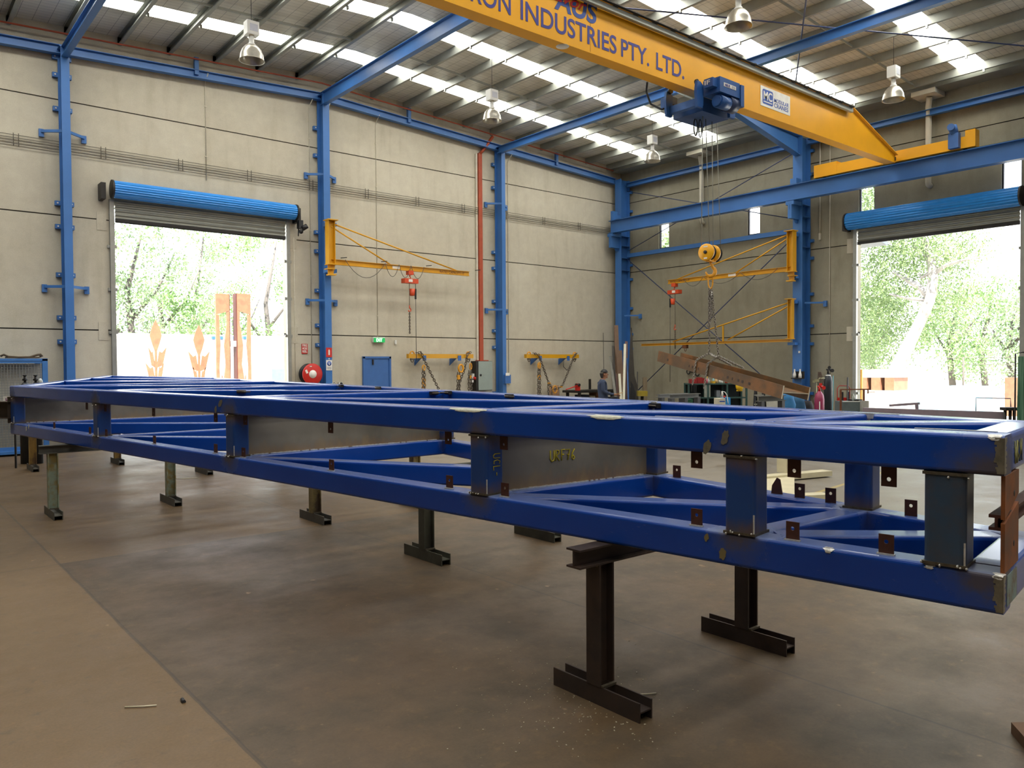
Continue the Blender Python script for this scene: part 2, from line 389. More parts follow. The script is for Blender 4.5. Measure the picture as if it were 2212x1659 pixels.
# bridging rods between purlins
for j, y in enumerate((16.85, 13.6, 9.0)):
    mb = MB()
    for xa, xb in ((px[3], 9.2), (10.3, px[-1])): mb.bar((xa, y, zr(xa)-.14), (xb, y, zr(xb)-.14), .03, .05)
    solo('bridging_bar', mb, M_gal, 'thin steel bridging line crossing the purlins, %s from the gable wall' % ORD[j], 'roof bracing')
# ---- gable raking beams
for nm, xa, xb in (('left', XL, 9.75), ('right', 9.75, 21.6)):
    mb = MB(); za, zb = (9.2-.05*abs(x-9.75) for x in (xa, xb))
    mb.ibeam((xa, 19.83, za), (xb, 19.83, zb), .2, .16)
    for x in (6.45, 12.6, 18.6):
        if xa < x < xb: mb.bb(x-.05, x+.05, 19.75, 19.85, zr(x)-.62, zr(x)-.2)
    solo('gable_beam', mb, M_steel, 'blue raking beam along the top of the gable wall, %s of the ridge column' % nm, 'beam', 'blue gable beams', loc=((xa+xb)/2, 19.83, min(za, zb)-.1))
# ---- columns
def cleat(mb, x0, x1, y0, y1, z): mb.bb(x0, x1, y0, y1, z-.045, z+.045)
def gable_column(x, w, ztop, label, cz, arms):
    t = thing('steel_column', label, 'column', (x, 19.8, 0), 'blue gable columns')
    part('shaft', MB().ibeam((x, 19.74, 0), (x, 19.74, ztop), .36, w, .016, .01, up=(0, 1, 0)), M_steel, t)
    part('cap_plate', MB().bb(x-w/2-.02, x+w/2+.02, 19.55, 19.93, ztop, ztop+.02), M_steel, t)
    for z in cz:
        for s in (-1, 1):
            m = MB(); xs = x+s*(w/2+.045); m.bb(xs-.06, xs+.06, 19.9, 19.99, z-.05, z+.05)
            b = part('wall_cleat', m, M_steel, t)
            part('bolt', MB().cyl((xs+s*.01, 19.9, z), (xs+s*.01, 19.875, z), .018, 8), M_white, b)
    for z in arms:
        for s in (-1, 1):
            m = MB(); m.bar((x+s*.03, 19.62, z), (x+s*.42, 19.93, z-.0), .04, .06); m.bb(x+s*.42-.05, x+s*.42+.05, 19.93, 19.99, z-.12, z+.05)
            part('stay_arm', m, M_steel, t)
    return t
cz = (8.35, 7.6, 6.9-.35, 5.5, 4.98, 3.9, 2.94, 2.4, .9)
gable_column(3.55, .17, 8.88, 'blue I-column at far left beside the gable roller door', (8.75,)+cz[:2]+cz[3:], (7.05, 3.62))
gable_column(9.8, .19, 9.2, 'blue ridge column carrying the yellow jib crane and safety signs', cz[:2]+cz[3:], (7.05, 3.62))
gable_column(16.02, .15, 8.87, 'blue I-column between the red cable pipe and the corner', cz[:2]+cz[3:], (7.05, 3.62))
def side_column(y, label, ztop, dead):
    t = thing('portal_column', label, 'column', (21.78, y, 0), 'blue portal columns')
    part('shaft', MB().ibeam((21.78, y, 0), (21.78, y, ztop), .48, .3, .02, .012, up=(1, 0, 0)), M_steel, t)
    m = MB()
    for z in (7.1, 6.55, 6.2, 5.75, 5.3): m.bb(21.56, 22.0, y-.148, y+.148, z-.008, z+.008)
    part('stiffener', m, M_steel, t)
    m = MB(); m.bb(21.1, 21.54, y-.13, y+.13, 6.5, 6.61); m.bb(21.1, 21.54, y-.06, y+.06, 6.1, 6.5); m.prism([(0, 0), (.44, 0), (.44, -.5), (.3, -.5), (0, -.15)], (21.1, y-.005, 6.5), X_, Z_, -.012)
    part('crane_corbel', m, M_steel, t)
    part('tie_plate', MB().bb(21.3, 21.55, y-.1, y+.1, 7.12, 7.3), M_steel, t)
    for z in (8.2, 7.5, 5.5, 4.98, 3.9, 2.94, 2.4, .9):
        m = MB(); m.bb(22.0, 22.09, y-.24, y-.15, z-.045, z+.045)
        part('wall_cleat', m, M_steel, t)
    for z in (3.62,):
        m = MB(); m.bar((21.7, y-.15, z), (22.05, y-.6, z), .04, .05); m.bb(22.02, 22.09, y-.66, y-.56, z-.12, z+.05)
        part('stay_arm', m, M_steel, t)
    return t
PC = side_column(12.43, 'big blue portal column with two yellow jib cranes', 8.6, 0)
side_column(19.62, 'blue corner column where gable and side walls meet', 8.65, 0)
side_column(5.1, 'blue portal column right of the side roller door', 8.6, 0)
# ---- portal rafters with haunches (the crane girder hides most of the far one)
for j, y in enumerate((12.43, 5.1)):
    for s, nm in ((1, 'right'), (-1, 'left')):
        xe = 9.75+s*11.8
        mb = MB(); mb.ibeam((9.75, y, zr(9.75)-.2-.02-.21), (xe, y, zr(xe)-.2-.02-.21), .42, .2, .016, .01)
        # haunch: tapered web and bottom flange
        za = lambda x: zr(x)-.64
        x1 = xe; x0 = xe-s*4.1
        mb.prism([(x0, za(x0)), (x1, za(x1)), (x1, 8.02), ], (0, y+.006, 0), X_, Z_, .012)
        mb.bar((x0, y, za(x0)), (x1, y, 8.02), .2, .018)
        solo('portal_rafter', mb, M_steel, 'blue haunched roof rafter %s, %s slope' % (['at the big portal column', 'over the near end of the side door'][j], nm), 'rafter', 'blue portal rafters', loc=((9.75+xe)/2, y, 8.4))
# ---- struts between gable columns and rafters (run on towards the camera)
for x, lab in ((3.55, 'left'), (9.75, 'ridge'), (15.95, 'right')):
    for j, (ya, yb) in enumerate(((12.5, 19.7), (5.2, 12.36), (-12, 5.0))):
        z = zr(x)-.72; mb = MB(); mb.ibeam((x, ya, z), (x, yb, z), .22 if x != 9.75 else .34, .14, .012, .008)
        solo('roof_strut', mb, M_steel, 'blue roof strut on the %s line, %s bay from the gable wall' % (lab, ORD[j]), 'strut', 'blue roof struts', loc=(x, (ya+yb)/2, z-.17))
# ---- side wall: eave strut, mid rail, runway, bracing
for j, (ya, yb) in enumerate(((12.55, 19.5), (5.25, 12.3))):
    solo('eave_strut', MB().ibeam((21.9, ya, 8.45), (21.9, yb, 8.45), .16, .16, .012, .008), M_steel, 'blue eave strut high on the side wall, %s' % ['bay next to the corner', 'bay over the roller door'][j], 'strut', loc=(21.9, (ya+yb)/2, 8.37))
solo('wall_girt', MB().bb(21.86, 21.98, 12.58, 19.47, 5.78, 5.92), M_steel, 'blue horizontal tube across the side wall under the slot windows', 'girt', loc=(21.9, 16, 5.78))
t = thing('crane_runway', 'blue crane runway beam along the side wall', 'beam', (21.25, 6, 6.63))
part('runway_beam', MB().ibeam((21.25, -11.9, 6.86), (21.25, 19.72, 6.86), .46, .24, .018, .012), M_steel, t)
part('crane_rail', MB().bb(21.22, 21.28, -11.9, 19.6, 7.09, 7.12), M_dark, t)
part('end_stop', MB().bb(21.12, 21.38, 19.5, 19.6, 7.09, 7.42), M_steel, t)
t = thing('crane_runway', 'blue crane runway beam hidden along the left side wall', 'beam', (-1.7, 6, 6.63))
part('runway_beam', MB().ibeam((-1.7, -11.9, 6.86), (-1.7, 19.72, 6.86), .46, .24, .018, .012), M_steel, t)
M_rod = mk('bracing_rod_blue', '27335c', .45)
def rod(p0, p1, r, lab): solo('bracing_rod', MB().cyl(p0, p1, r, 8), M_rod, lab, 'brace', 'wall and roof bracing rods')
rod((21.75, 12.6, 5.7), (21.75, 19.2, .6), .016, 'lower wall bracing rod rising from the floor corner to the portal column')
rod((21.8, 19.4, 5.7), (21.8, 12.7, .6), .016, 'lower wall bracing rod falling from the corner column towards the shelves')
rod((21.75, 12.6, 8.2), (21.75, 19.3, 6.0), .014, 'upper wall bracing rod rising to the portal column head')
rod((21.8, 19.4, 8.2), (21.8, 12.7, 6.2), .014, 'upper wall bracing rod falling from the corner column head')
rod((20.9, 5.3, 8.72), (10.0, 12.3, 9.25), .016, 'long roof bracing rod crossing above the crane on the upper right')
rod((10.0, 5.3, 9.25), (20.9, 12.3, 8.72), .016, 'second roof bracing rod crossing in front of the right hand lamp')
# ---- services on the gable wall
t = thing('conductor_rail', 'four thin horizontal bars running the length of the gable wall', 'conductor rail', (10, 19.45, 6.75))
for k in range(4):
    part('bar', MB().bb(XL, 21.5, 19.93-.0, 19.945, 6.68+.063*k, 6.692+.063*k), M_cond_d, t)
for k in range(11):
    x = 2.6+k*1.72
    part('spacer', MB().bb(x-.008, x+.008, 19.945, 19.955, 6.64, 6.92).bb(x+.09, x+.106, 19.945, 19.955, 6.64, 6.92), M_cond_d, t)
t = thing('sprinkler_pipe', 'thin red pipe under the roof along the gable wall', 'pipe', (9.75, 19.7, 9))
m = MB(); m.tube([(XL, 19.72, 9.54-.05*12.35), (9.75, 19.72, 9.54), (21.4, 19.72, 8.96)], .02, 6); part('pipe_run', m, M_redpipe, t)
t = thing('cable_pipe', 'orange-red vertical pipe dropping to the grey cabinet', 'pipe', (15.3, 19.93, 2))
part('drop_pipe', MB().bb(15.28, 15.42, 19.9, 19.98, 1.98, 8.62), M_redpipe, t)
part('offset_bend', MB().tube([(15.35, 19.94, 8.6), (15.5, 19.9, 8.78), (15.75, 19.75, 9.2)], .05, 8), M_redpipe, t)
part('cable_tray', MB().bb(15.2, 15.265, 19.95, 19.985, 1.98, 8.6), M_conduit, t)
def conduit(x, z0, z1, lab, top=True, r=.011):
    m = MB(); pts = [(x, 19.992, z0), (x, 19.992, z1)]
    if top: pts += [(x, 19.93, z1+.12), (x, 19.75, z1+.25)]
    m.tube(pts, r, 6)
    t = thing('conduit', lab, 'conduit', (x, 19.975, z0), 'wall conduits'); part('pipe', m, M_conduit, t)
    z = z0+.6
    while z < z1: part('saddle', MB().bb(x-.03, x+.03, 19.985, 20, z-.012, z+.012), M_conduit, t); z += 1.25
conduit(6.72, 6.5, 8.85, 'thin conduit above the gable roller door ending in mid wall')
conduit(11.58, 2.68, 8.8, 'thin conduit dropping to the green exit sign')
conduit(16.55, 1.28, 8.5, 'thin conduit right of the third gable column')
conduit(9.5, 1.2, 8.8, 'conduit just left of the ridge column')
conduit(10.02, 1.2, 8.8, 'conduit just right of the ridge column')
conduit(9.02, .6, 5.3, 'conduit beside the right jamb of the gable roller door', False)
solo('socket_box', MB().bb(16.49, 16.6, 19.93, 19.995, 1.2, 1.3), M_white, 'small white socket box at the foot of a conduit', 'socket')
# ---- side wall rainwater pipes
for j, (y, zb) in enumerate(((16.2, 6.62), (8.88, 6.55))):
    t = thing('rainwater_pipe', ['cream downpipe on the side wall near the corner', 'cream downpipe above the side roller door'][j], 'pipe', (21.9, y, zb), 'cream downpipes')
    part('pipe', MB().tube([(21.75, y-.1, 8.82), (21.78, y-.08, 8.74), (21.93, y, 8.62), (21.95, y, 8.5), (21.95, y, zb+.08), (21.97, y, zb+.02), (22.09, y, zb)], .075, 12), M_pvc, t)
    part('rain_head', MB().bb(21.45, 22.08, y-.35, y+.25, 8.83, 8.95), M_pvc, t)
t = thing('box_gutter', 'dark box gutter along the top of the side wall', 'gutter', (21.95, 6, 8.85))
part('channel', MB().bb(21.5, 22.09, YB, 19.9, 8.96, 9.1), M_gal, t)
m = MB(); m.tube([(22.06, 12.0, 5.6), (22.06, 12.0, 8.4)], .02, 6); m.bb(22.04, 22.09, 11.97, 12.03, 5.5, 5.7)
solo('conduit', m, M_conduit, 'short conduit right of the big portal column', 'conduit')
solo('conduit', MB().tube([(22.08, 11.7, 1.4), (22.08, 11.7, 8.4)], .012, 6), M_conduit, 'long thin conduit between portal column and side door', 'conduit')
# ---- high-bay lamps
t0 = None
def lamp(x, y, lab):
    global t0
    z = 7.86
    if t0 is None:
        t0 = thing('high_bay_lamp', lab, 'lamp', (0, 0, 0), 'high bay lamps')
        part('hanger', MB().cyl((0, 0, .78), (0, 0, 1.75), .006, 6).tube([(-.0, 0, .74), (.03, 0, .78), (0, 0, .82), (-.03, 0, .78)], .006, 4, closed=True), M_dark, t0)
        part('ballast_box', MB().bb(-.12, .12, -.1, .1, .5, .76), M_white, t0)
        part('rating_label', MB().bb(-.07, .09, -.104, -.1, .56, .7), mk('label_grey', 'b9bbc2', .5), t0)
        part('neck', MB().lathe([(.05, .5), (.05, .36), (.075, .33), (.08, .3)], n=14), M_white, t0)
        part('reflector', MB().lathe([(.08, .31), (.12, .29), (.18, .22), (.22, .12), (.235, .02), (.25, 0), (.235, .004), (.2, .13), (.16, .21), (.1, .27), (.02, .28)], n=24), M_alu, t0)
        o = t0
    else: o = copy_tree(t0)
    o.location = (x, y, z); o['label'] = lab
lamp(6.03, 15.2, 'high bay lamp over the gable roller door, leftmost of the back row')
lamp(12.1, 15.2, 'high bay lamp in the middle of the back row')
lamp(18.2, 15.2, 'high bay lamp nearest the far corner of the hall')
lamp(12.2, 8.2, 'high bay lamp at the top edge above the crane hoist')
lamp(18.35, 8.2, 'high bay lamp on the right above the crane end carriage')
# ================================================================ DOORS
def roller(name, lab, horiz, a0, a1, zb, ztop, rc, rr, out, wallc):
    """roller shutter: horiz 'X' -> along X on the gable, 'Y' -> along Y on the side wall; out = depth of the roll axis from the wall"""
    def P(a, d, z): return (a, wallc-d, z) if horiz == 'X' else (wallc-d, a, z)
    t = thing(name, lab, 'roller door', P((a0+a1)/2, 0, 0), kind='structure')
    n = 88; pr = []
    for i in range(n):
        a = 2*PI*i/n; r = rr*(1 if i % 4 < 2 else .94); pr.append((r*math.cos(a), r*math.sin(a)))
    part('door_roll', MB().ext(pr, P(a0-.06, out, rc), P(a1+.16, out, rc)), M_doorblue, t)
    m = MB()
    for a in (a0-.1, a1+.17): m.ext([((rr+.012)*math.cos(2*PI*i/24), (rr+.012)*math.sin(2*PI*i/24)) for i in range(24)], P(a, out, rc), P(a+.04, out, rc))
    part('end_drum', m, M_dark, t)
    m = MB(); z = rc-.05; k = 0
    rings = []
    while z > zb:
        rings += [[P(a0+.02, .075, z), P(a1-.02, .06, z)], [P(a0+.02, .03, z-.03), P(a1-.02, .03, z-.03)], [P(a0+.02, .03, z-.055), P(a1-.02, .03, z-.055)], [P(a0+.02, .075, z-.085), P(a1-.02, .075, z-.085)]]; z -= .1
    m.quadloft(rings, closed=False, cap=False)
    part('curtain', m, M_slat, t)
    m = MB(); q = P(a0+.02, .03, zb-.06), P(a1-.02, .08, zb+.02); m.bb(q[0][0], q[1][0], q[0][1], q[1][1], q[0][2], q[1][2]); part('bottom_rail', m, M_dark, t)
    for a in (a0-.1, a1-.0):
        m = MB(); q = P(a, .0, 0), P(a+.1, .09, rc-.2); m.bb(q[0][0], q[1][0], q[0][1], q[1][1], q[0][2], q[1][2])
        g = part('door_guide', m, M_galv2, t)
        m = MB()
        for z in (.9, 2.6, 3.6, 4.6): q = P(a-.05, 0, z), P(a+.15, .05, z+.07); m.bb(q[0][0], q[1][0], q[0][1], q[1][1], q[0][2], q[1][2])
        part('guide_bracket', m, M_galv2, g)
    m = MB()
    for a in (a0-.32, a1+.21): q = P(a, 0, rc-.25), P(a+.1, out+.05, rc+.12); m.bb(q[0][0], q[1][0], q[0][1], q[1][1], q[0][2], q[1][2])
    part('roll_bracket', m, M_dark, t)
    m = MB()
    for a in (a0-.36, a1+.12):
        for z in (2.45, 5.0): q = P(a, .0, z), P(a+.2, .012, z+.42); m.bb(q[0][0], q[1][0], q[0][1], q[1][1], q[0][2], q[1][2])
    part('fixing_plate', m, M_wall, t)
    return t
roller('door_1', 'open blue-rolled roller door in the gable wall', 'X', 4.57, 8.78, 5.28, 5.65, 5.93, .2, .27, 20.)
m = MB(); m.bb(9.0, 9.12, 19.6, 19.75, 5.5, 5.72).cyl((9.1, 19.62, 5.5), (9.22, 19.6, 5.58), .07, 10); m.ball((9.07, 19.64, 5.42), .06); m.cyl((9.02, 19.7, 5.3), (9.05, 19.7, 6.0), .015, 6)
solo('door_motor', m, M_black, 'black roller door motor at the right end of the gable door roll', 'motor')
roller('door_3', 'open blue-rolled roller door in the shaded side wall', 'Y', 6.73, 10.86, 5.27, 5.62, 5.87, .24, .27, 22.1)
t = thing('door_2', 'blue personnel door under the green exit sign', 'door', (11.52, 20, 0), kind='structure')
part('door_frame', MB().bb(11.06, 11.12, 19.93, 20, 0, 2.08).bb(11.93, 11.99, 19.93, 20, 0, 2.08).bb(11.06, 11.99, 19.93, 20, 2.03, 2.09), M_leafdoor, t)
lf = part('door_leaf', MB().bb(11.12, 11.93, 19.96, 20, 0, 2.03), M_leafdoor, t)
part('door_closer', MB().bb(11.36, 11.4, 19.92, 19.96, 1.85, 2.0), M_dark, lf)
# ================================================================ SIGNS AND SMALL WALL THINGS
M_exit = NT('exit_sign_green'); M_exit.b.inputs['Base Color'].default_value = lin('0f9a4c'); M_exit.b.inputs['Emission Color'].default_value = lin('12b75a'); M_exit.b.inputs['Emission Strength'].default_value = .55; M_exit = M_exit.m
M_exw = glow('exit_lettering', 'eefff2', 1.2)
t = thing('exit_sign', 'green illuminated sign over the blue door reading EXIT', 'sign', (11.58, 19.95, 2.5))
part('housing', MB().bb(11.38, 11.77, 19.9, 19.98, 2.5, 2.66), M_white, t)
part('face', MB().bb(11.39, 11.76, 19.885, 19.9, 2.5, 2.63), M_exit, t)
text('lettering', 'EXIT', M_exw, t, (11.47, 19.882, 2.52), X_, Z_, .095, .2, .02)
solo('wall_sensor', MB().bb(12.14, 12.19, 19.94, 20, 2.46, 2.58), M_white, 'tiny white sensor on the wall right of the exit sign', 'sensor')
M_signred = mk('sign_red', 'c3281f', .5); M_signw = mk('sign_white', 'e6e2d8', .5); M_signblue = mk('sign_blue', '3557a8', .5)
t = thing('fire_hose_sign', 'red sign above the hose reel reading FIRE HOSE REEL', 'sign', (9.29, 19.98, 2.17))
part('plate', MB().bb(9.205, 9.375, 19.975, 19.995, 2.16, 2.43), M_signred, t)
for k, w in enumerate(('FIRE', 'HOSE', 'REEL')): text('lettering', w, M_signw, t, (9.222, 19.973, 2.355-.082*k), X_, Z_, .062, .135, .02)
t = thing('fire_hose_reel', 'round red fire hose reel on the gable wall', 'hose reel', (9.35, 19.8, 1.6))
c = V((9.35, 19.62, 1.6))
part('drum_disc', MB().lathe([(.0, 0), (.27, 0), (.29, .015), (.29, .03), (.0, .03)], c, (0, 1, 0), 40), M_red, t)
part('hose', MB().lathe([(.1, .03), (.24, .04), (.245, .22), (.1, .23)], c, (0, 1, 0), 32), M_black, t)
part('back_disc', MB().lathe([(0, .23), (.29, .23), (.29, .26), (0, .26)], c, (0, 1, 0), 40), M_black, t)
part('wall_bracket', MB().bb(9.3, 9.4, 19.86, 20, 1.5, 1.7), M_red, t)
part('hub_label', MB().lathe([(0, -.004), (.11, -.004), (.11, 0)], c, (0, 1, 0), 28), M_signw, t)
part('side_label', MB().box(c+V((-.18, -.004, .07)), (.06, .008, .1), (V((.9, 0, .4)).normalized(), Y_, V((-.4, 0, .9)).normalized())).box(c+V((-.06, -.004, .21)), (.06, .008, .022)), M_signw, t)
t = thing('extinguisher_sign', 'red sign with white fire extinguisher on the ridge column', 'sign', (9.8, 19.55, 2.13))
part('plate', MB().bb(9.715, 9.885, 19.548, 19.558, 2.06, 2.32), M_signred, t)
part('symbol', MB().prism([(-.022, 0), (.022, 0), (.022, .12), (.01, .15), (-.01, .15), (-.022, .12)], (9.8, 19.546, 2.12), X_, Z_, .003), M_signw, t)
t = thing('protection_sign', 'white sign with blue face-mask roundel on the ridge column', 'sign', (9.8, 19.55, 1.72))
part('plate', MB().bb(9.715, 9.885, 19.548, 19.558, 1.7, 1.98), M_signw, t)
part('roundel', MB().lathe([(0, 0), (.065, 0), (.065, .002)], (9.8, 19.546, 1.885), (0, 1, 0), 24), M_signblue, t)
part('symbol', MB().bb(9.77, 9.83, 19.542, 19.546, 1.89, 1.91).bb(9.785, 9.815, 19.542, 19.546, 1.85, 1.875), M_signw, t)
m = MB()
for k in range(3): m.bb(9.74, 9.86, 19.545, 19.548, 1.785-.028*k, 1.797-.028*k)
part('small_print', m, mk('print_grey', '7d8390', .6), t)
solo('column_dot_label', MB().bb(9.785, 9.815, 19.546, 19.558, 2.0, 2.03), M_signw, 'tiny white tag between the two ridge column signs', 'label')
t = thing('socket_outlet', 'pale switch box with orange plate at the foot of the ridge column', 'socket', (9.9, 19.5, 1.3)); part('box', MB().bb(9.82, 9.95, 19.5, 19.56, 1.2, 1.34), M_white, t); part('orange_plate', MB().bb(9.84, 9.93, 19.494, 19.5, 1.22, 1.28), M_orange, t)
for j, x in enumerate((10.13, 10.35)):
    t = thing('power_outlet', ['left one of two three-phase outlets right of the ridge column', 'right one of two three-phase outlets right of the ridge column'][j], 'socket', (x, 19.95, 1.18), 'three-phase outlets')
    part('box', MB().bb(x-.07, x+.05, 19.93, 20, 1.18, 1.36), M_white, t)
    part('switch', MB().lathe([(0, 0), (.035, 0), (.035, .03)], (x, 19.9, 1.32), (0, 1, 0), 12), M_black, t)
    part('plug', MB().cyl((x, 19.93, 1.22), (x+.05, 19.86, 1.19), .035, 10), M_orange, t)
# door-side hook rod by the gable door
solo('door_bolt', MB().cyl((9.02, 19.92, 1.15), (9.02, 19.92, 1.4), .01, 6).bb(8.98, 9.06, 19.88, 20, 1.1, 1.18), M_dark, 'small dark sliding bolt beside the gable door jamb', 'bolt')
# grey electrical cabinet
t = thing('electrical_cabinet', 'grey electrical cabinet at the foot of the red pipe', 'cabinet', (15.25, 19.8, 1))
part('body', MB().bb(14.98, 15.62, 19.72, 20, 1.0, 1.95), M_dark, t)
d = part('door', MB().bb(15.06, 15.62, 19.7, 19.72, 1.02, 1.94), M_grey, t)
part('lock', MB().lathe([(0, 0), (.035, 0), (.035, .02)], (15.14, 19.68, 1.5), (0, 1, 0), 12), M_black, d)
part('top_flange', MB().bb(15.15, 15.5, 19.74, 19.98, 1.95, 1.98), M_redpipe, t)
t = thing('power_outlet', 'white three-phase outlet with red plug on the cabinet side', 'socket', (14.9, 19.85, 1.3), 'three-phase outlets')
part('box', MB().bb(14.86, 14.97, 19.8, 20, 1.38, 1.55).bb(14.82, 14.92, 19.78, 19.9, 1.27, 1.35), M_white, t)
part('plug', MB().cyl((14.95, 19.82, 1.42), (14.99, 19.74, 1.38), .045, 10), M_red, t)
t = thing('control_box', 'small blue box on the third gable column', 'box', (16.05, 19.5, 1.2)); part('box', MB().bb(15.97, 16.2, 19.46, 19.56, 1.22, 1.5), M_leafdoor, t); part('box_label', MB().bb(15.98, 16.14, 19.45, 19.46, 1.47, 1.56), M_signw, t)
# cladding marks: spreader beams hung on the gable wall with chains
def spreader(x0, x1, z, lab, hangs):
    t = thing('spreader_beam', lab, 'spreader beam', ((x0+x1)/2, 19.75, z), 'wall-hung spreader beams')
    part('beam', MB().bb(x0, x1, 19.62, 19.74, z-.065, z+.065), M_jib, t)
    for x in (x0+.16, x1-.16):
        part('lug', MB().tube([(x+.07*math.cos(a*PI/8), 19.68, z+.065+.075*math.sin(a*PI/8)) for a in range(9)], .02, 6), M_chyel, t)
        part('shackle', MB().tube([(x+.045*math.cos(a*PI/8), 19.68, z-.12-.06*math.sin(a*PI/8)) for a in range(9)], .016, 6).bb(x-.06, x+.06, 19.65, 19.71, z-.12, z-.07), M_chain, t)
    return t
def bracket(x, z, lab):
    t = thing('wall_hook', lab, 'bracket', (x, 19.8, z), 'blue wall brackets')
    part('arm', MB().bb(x-.06, x+.06, 19.6, 20, z-.09, z-.066), M_leafdoor, t)
    part('lip', MB().bb(x-.06, x+.06, 19.588, 19.6, z-.16, z+.0), M_leafdoor, t)
    part('web', MB().prism([(0, 0), (.38, 0), (.38, -.22)], (x-.1, 19.62, z-.09), Y_, Z_, .01), M_leafdoor, t)
spreader(12.4, 14.8, 2.1, 'longer yellow spreader beam beside the blue door', 0)
spreader(17.02, 19.48, 2.11, 'shorter yellow spreader beam right of the third column', 0)
for x, l in ((12.94, 'left bracket under the longer spreader beam'), (14.24, 'right bracket under the longer spreader beam'), (17.62, 'left bracket under the shorter spreader beam'), (18.93, 'right bracket under the shorter spreader beam')): bracket(x, 2.12, 'blue '+l)
def sling(name, lab, pts, L=.1, r=.013, extra=None, m=None):
    t = thing(name, lab, 'chain', tuple(pts[0][0]), 'chains on the gable wall')
    for k, p in enumerate(pts): part('chain', MB().chain(p, L, r), m or M_chain, t)
    if extra: part('hook', extra, M_chyel, t)
    return t
Yc = 19.55
e = MB()
for z in (1.75, 1.35, 1.2): e.tube([(12.88+.05*math.cos(a*PI/4), Yc, z+.08*math.sin(a*PI/4)) for a in range(8)], .018, 6, closed=True)
e.tube([(12.86, Yc, 1.05), (12.9, Yc, .85), (12.98, Yc, .7), (12.86, Yc, .6)], .03, 6)
sling('chain_sling', 'chain sling with yellow hooks hanging at the left of the longer spreader', [[(12.85, Yc, 1.7), (12.83, Yc, .5)], [(12.91, Yc, 1.65), (12.91, Yc, .5)]], extra=e)
sling('drape_chain', 'chain draped in a long loop below the longer spreader beam', [[(12.62, Yc, 2.2), (12.8, Yc, 2.2), (12.95, Yc, 1.9), (13.5, Yc, .95), (13.8, Yc, .75), (14.05, Yc, .95), (14.4, Yc, 1.7), (14.52, Yc, 2.2), (14.65, Yc, 2.22)]])
e = MB(); e.tube([(14.24+.09*math.cos(a*PI/5), Yc-.02, 1.72+.12*math.sin(a*PI/5)) for a in range(10)], .03, 6, closed=True); e.bb(14.1, 14.18, Yc-.06, Yc, 1.38, 1.52)
sling('chain_block', 'chain hoist block with orange hook hanging from the right bracket', [[(14.13, Yc, 1.6), (14.12, Yc, .6)], [(14.2, Yc, 1.6), (14.2, Yc, .6)]], extra=e)
e = MB(); e.tube([(14.62+.045*math.cos(a*PI/4), Yc-.02, 1.78+.1*math.sin(a*PI/4)) for a in range(8)], .016, 6, closed=True); e.bb(14.58, 14.62, Yc-.05, Yc, 1.4, 1.5)
sling('chain_sling', 'chain sling hanging from the right end of the longer spreader', [[(14.57, Yc, 1.65), (14.55, Yc, .6)], [(14.65, Yc, 1.65), (14.66, Yc, .6)]], extra=e)
e = MB()
for z in (1.82, 1.76, 1.4): e.tube([(17.52+.06*math.cos(a*PI/4), Yc, z+.07*math.sin(a*PI/4)) for a in range(8)], .02, 6, closed=True)
sling('chain_sling', 'bunched chain sling at the left of the shorter spreader', [[(17.48, Yc, 1.7), (17.47, Yc, .75)], [(17.55, Yc, 1.7), (17.56, Yc, .65)]], extra=e)
e = MB(); e.tube([(18.2+.1*math.cos(a*PI/6)+.02, Yc-.02, .97+.13*math.sin(a*PI/6)) for a in range(12)], .018, 6, closed=True); e.bb(17.9, 18.02, Yc-.03, Yc, 1.17, 1.21); e.bb(18.45, 18.58, Yc-.03, Yc, 1.03, 1.07)
sling('drape_chain', 'chain looped below the shorter spreader beam with a yellow ring', [[(17.25, Yc, 2.22), (17.5, Yc, 2.15), (17.7, Yc, 1.75), (17.95, Yc, 1.2), (18.15, Yc, .98), (18.35, Yc, .98), (18.6, Yc, 1.1), (18.95, Yc, 1.7), (19.15, Yc, 2.1), (19.3, Yc, 2.22)], [(17.92, Yc, 1.18), (17.95, Yc, .75), (18.05, Yc, .62), (18.12, Yc, .95)]], extra=e)
solo('hanging_cable', MB().tube([(18.72, 19.6, 1.98), (18.7, 19.6, 1.75), (18.85, 19.58, 1.62), (19.0, 19.6, 1.75)], .014, 6), M_cable, 'loop of grey cable under the right bracket of the shorter spreader', 'cable')
solo('wall_switch_box', MB().bb(18.45, 18.78, 19.9, 20, .55, .95), M_dark, 'dark metal plate on the wall under the looped chain', 'plate')
# ================================================================ OVERHEAD CRANE
M_letter = mk('crane_lettering_blue', '3a3a86', .5, var=.03); M_letred = mk('logo_red', 'd4302a', .5, var=.03); M_logo = mk('logo_blue', '23448f', .5, var=.03)
t = thing('overhead_crane', 'yellow single-girder overhead travelling crane with blue company lettering', 'crane', (10, 9.45, 7.08))
poly = [(-1.6, 7.08), (20.98, 7.08), (20.98, 7.27), (18.66, 8.0), (.9, 8.0), (-1.6, 7.3)]
m = MB(); m.prism(poly, (0, 9.58, 0), X_, Z_, .26)
m.bb(.9, 18.66, 9.25, 9.65, 7.995, 8.015)
m.quadloft([[(18.6, 9.25, 7.995), (18.6, 9.65, 7.995), (18.6, 9.65, 8.015), (18.6, 9.25, 8.015)], [(20.99, 9.25, 7.265), (20.99, 9.65, 7.265), (20.99, 9.65, 7.285), (20.99, 9.25, 7.285)]])
g = part('girder', m, M_yel, t)
m = MB(); m.bb(9.55, 9.556, 9.317, 9.32, 7.1, 7.98); part('splice_seam', m, mk('seam_brown', 'a06a10', .6), g)
yf = 9.316
BL_ = 'IRON INDUSTRIES PTY. LTD.'
text('company_lettering', 'AUS', M_letter, g, (5.95, yf, 7.22), X_, Z_, .3, .78, .012)
text('company_lettering', 'IRON', M_letter, g, (6.93, yf, 7.22), X_, Z_, .3, .87, .012)
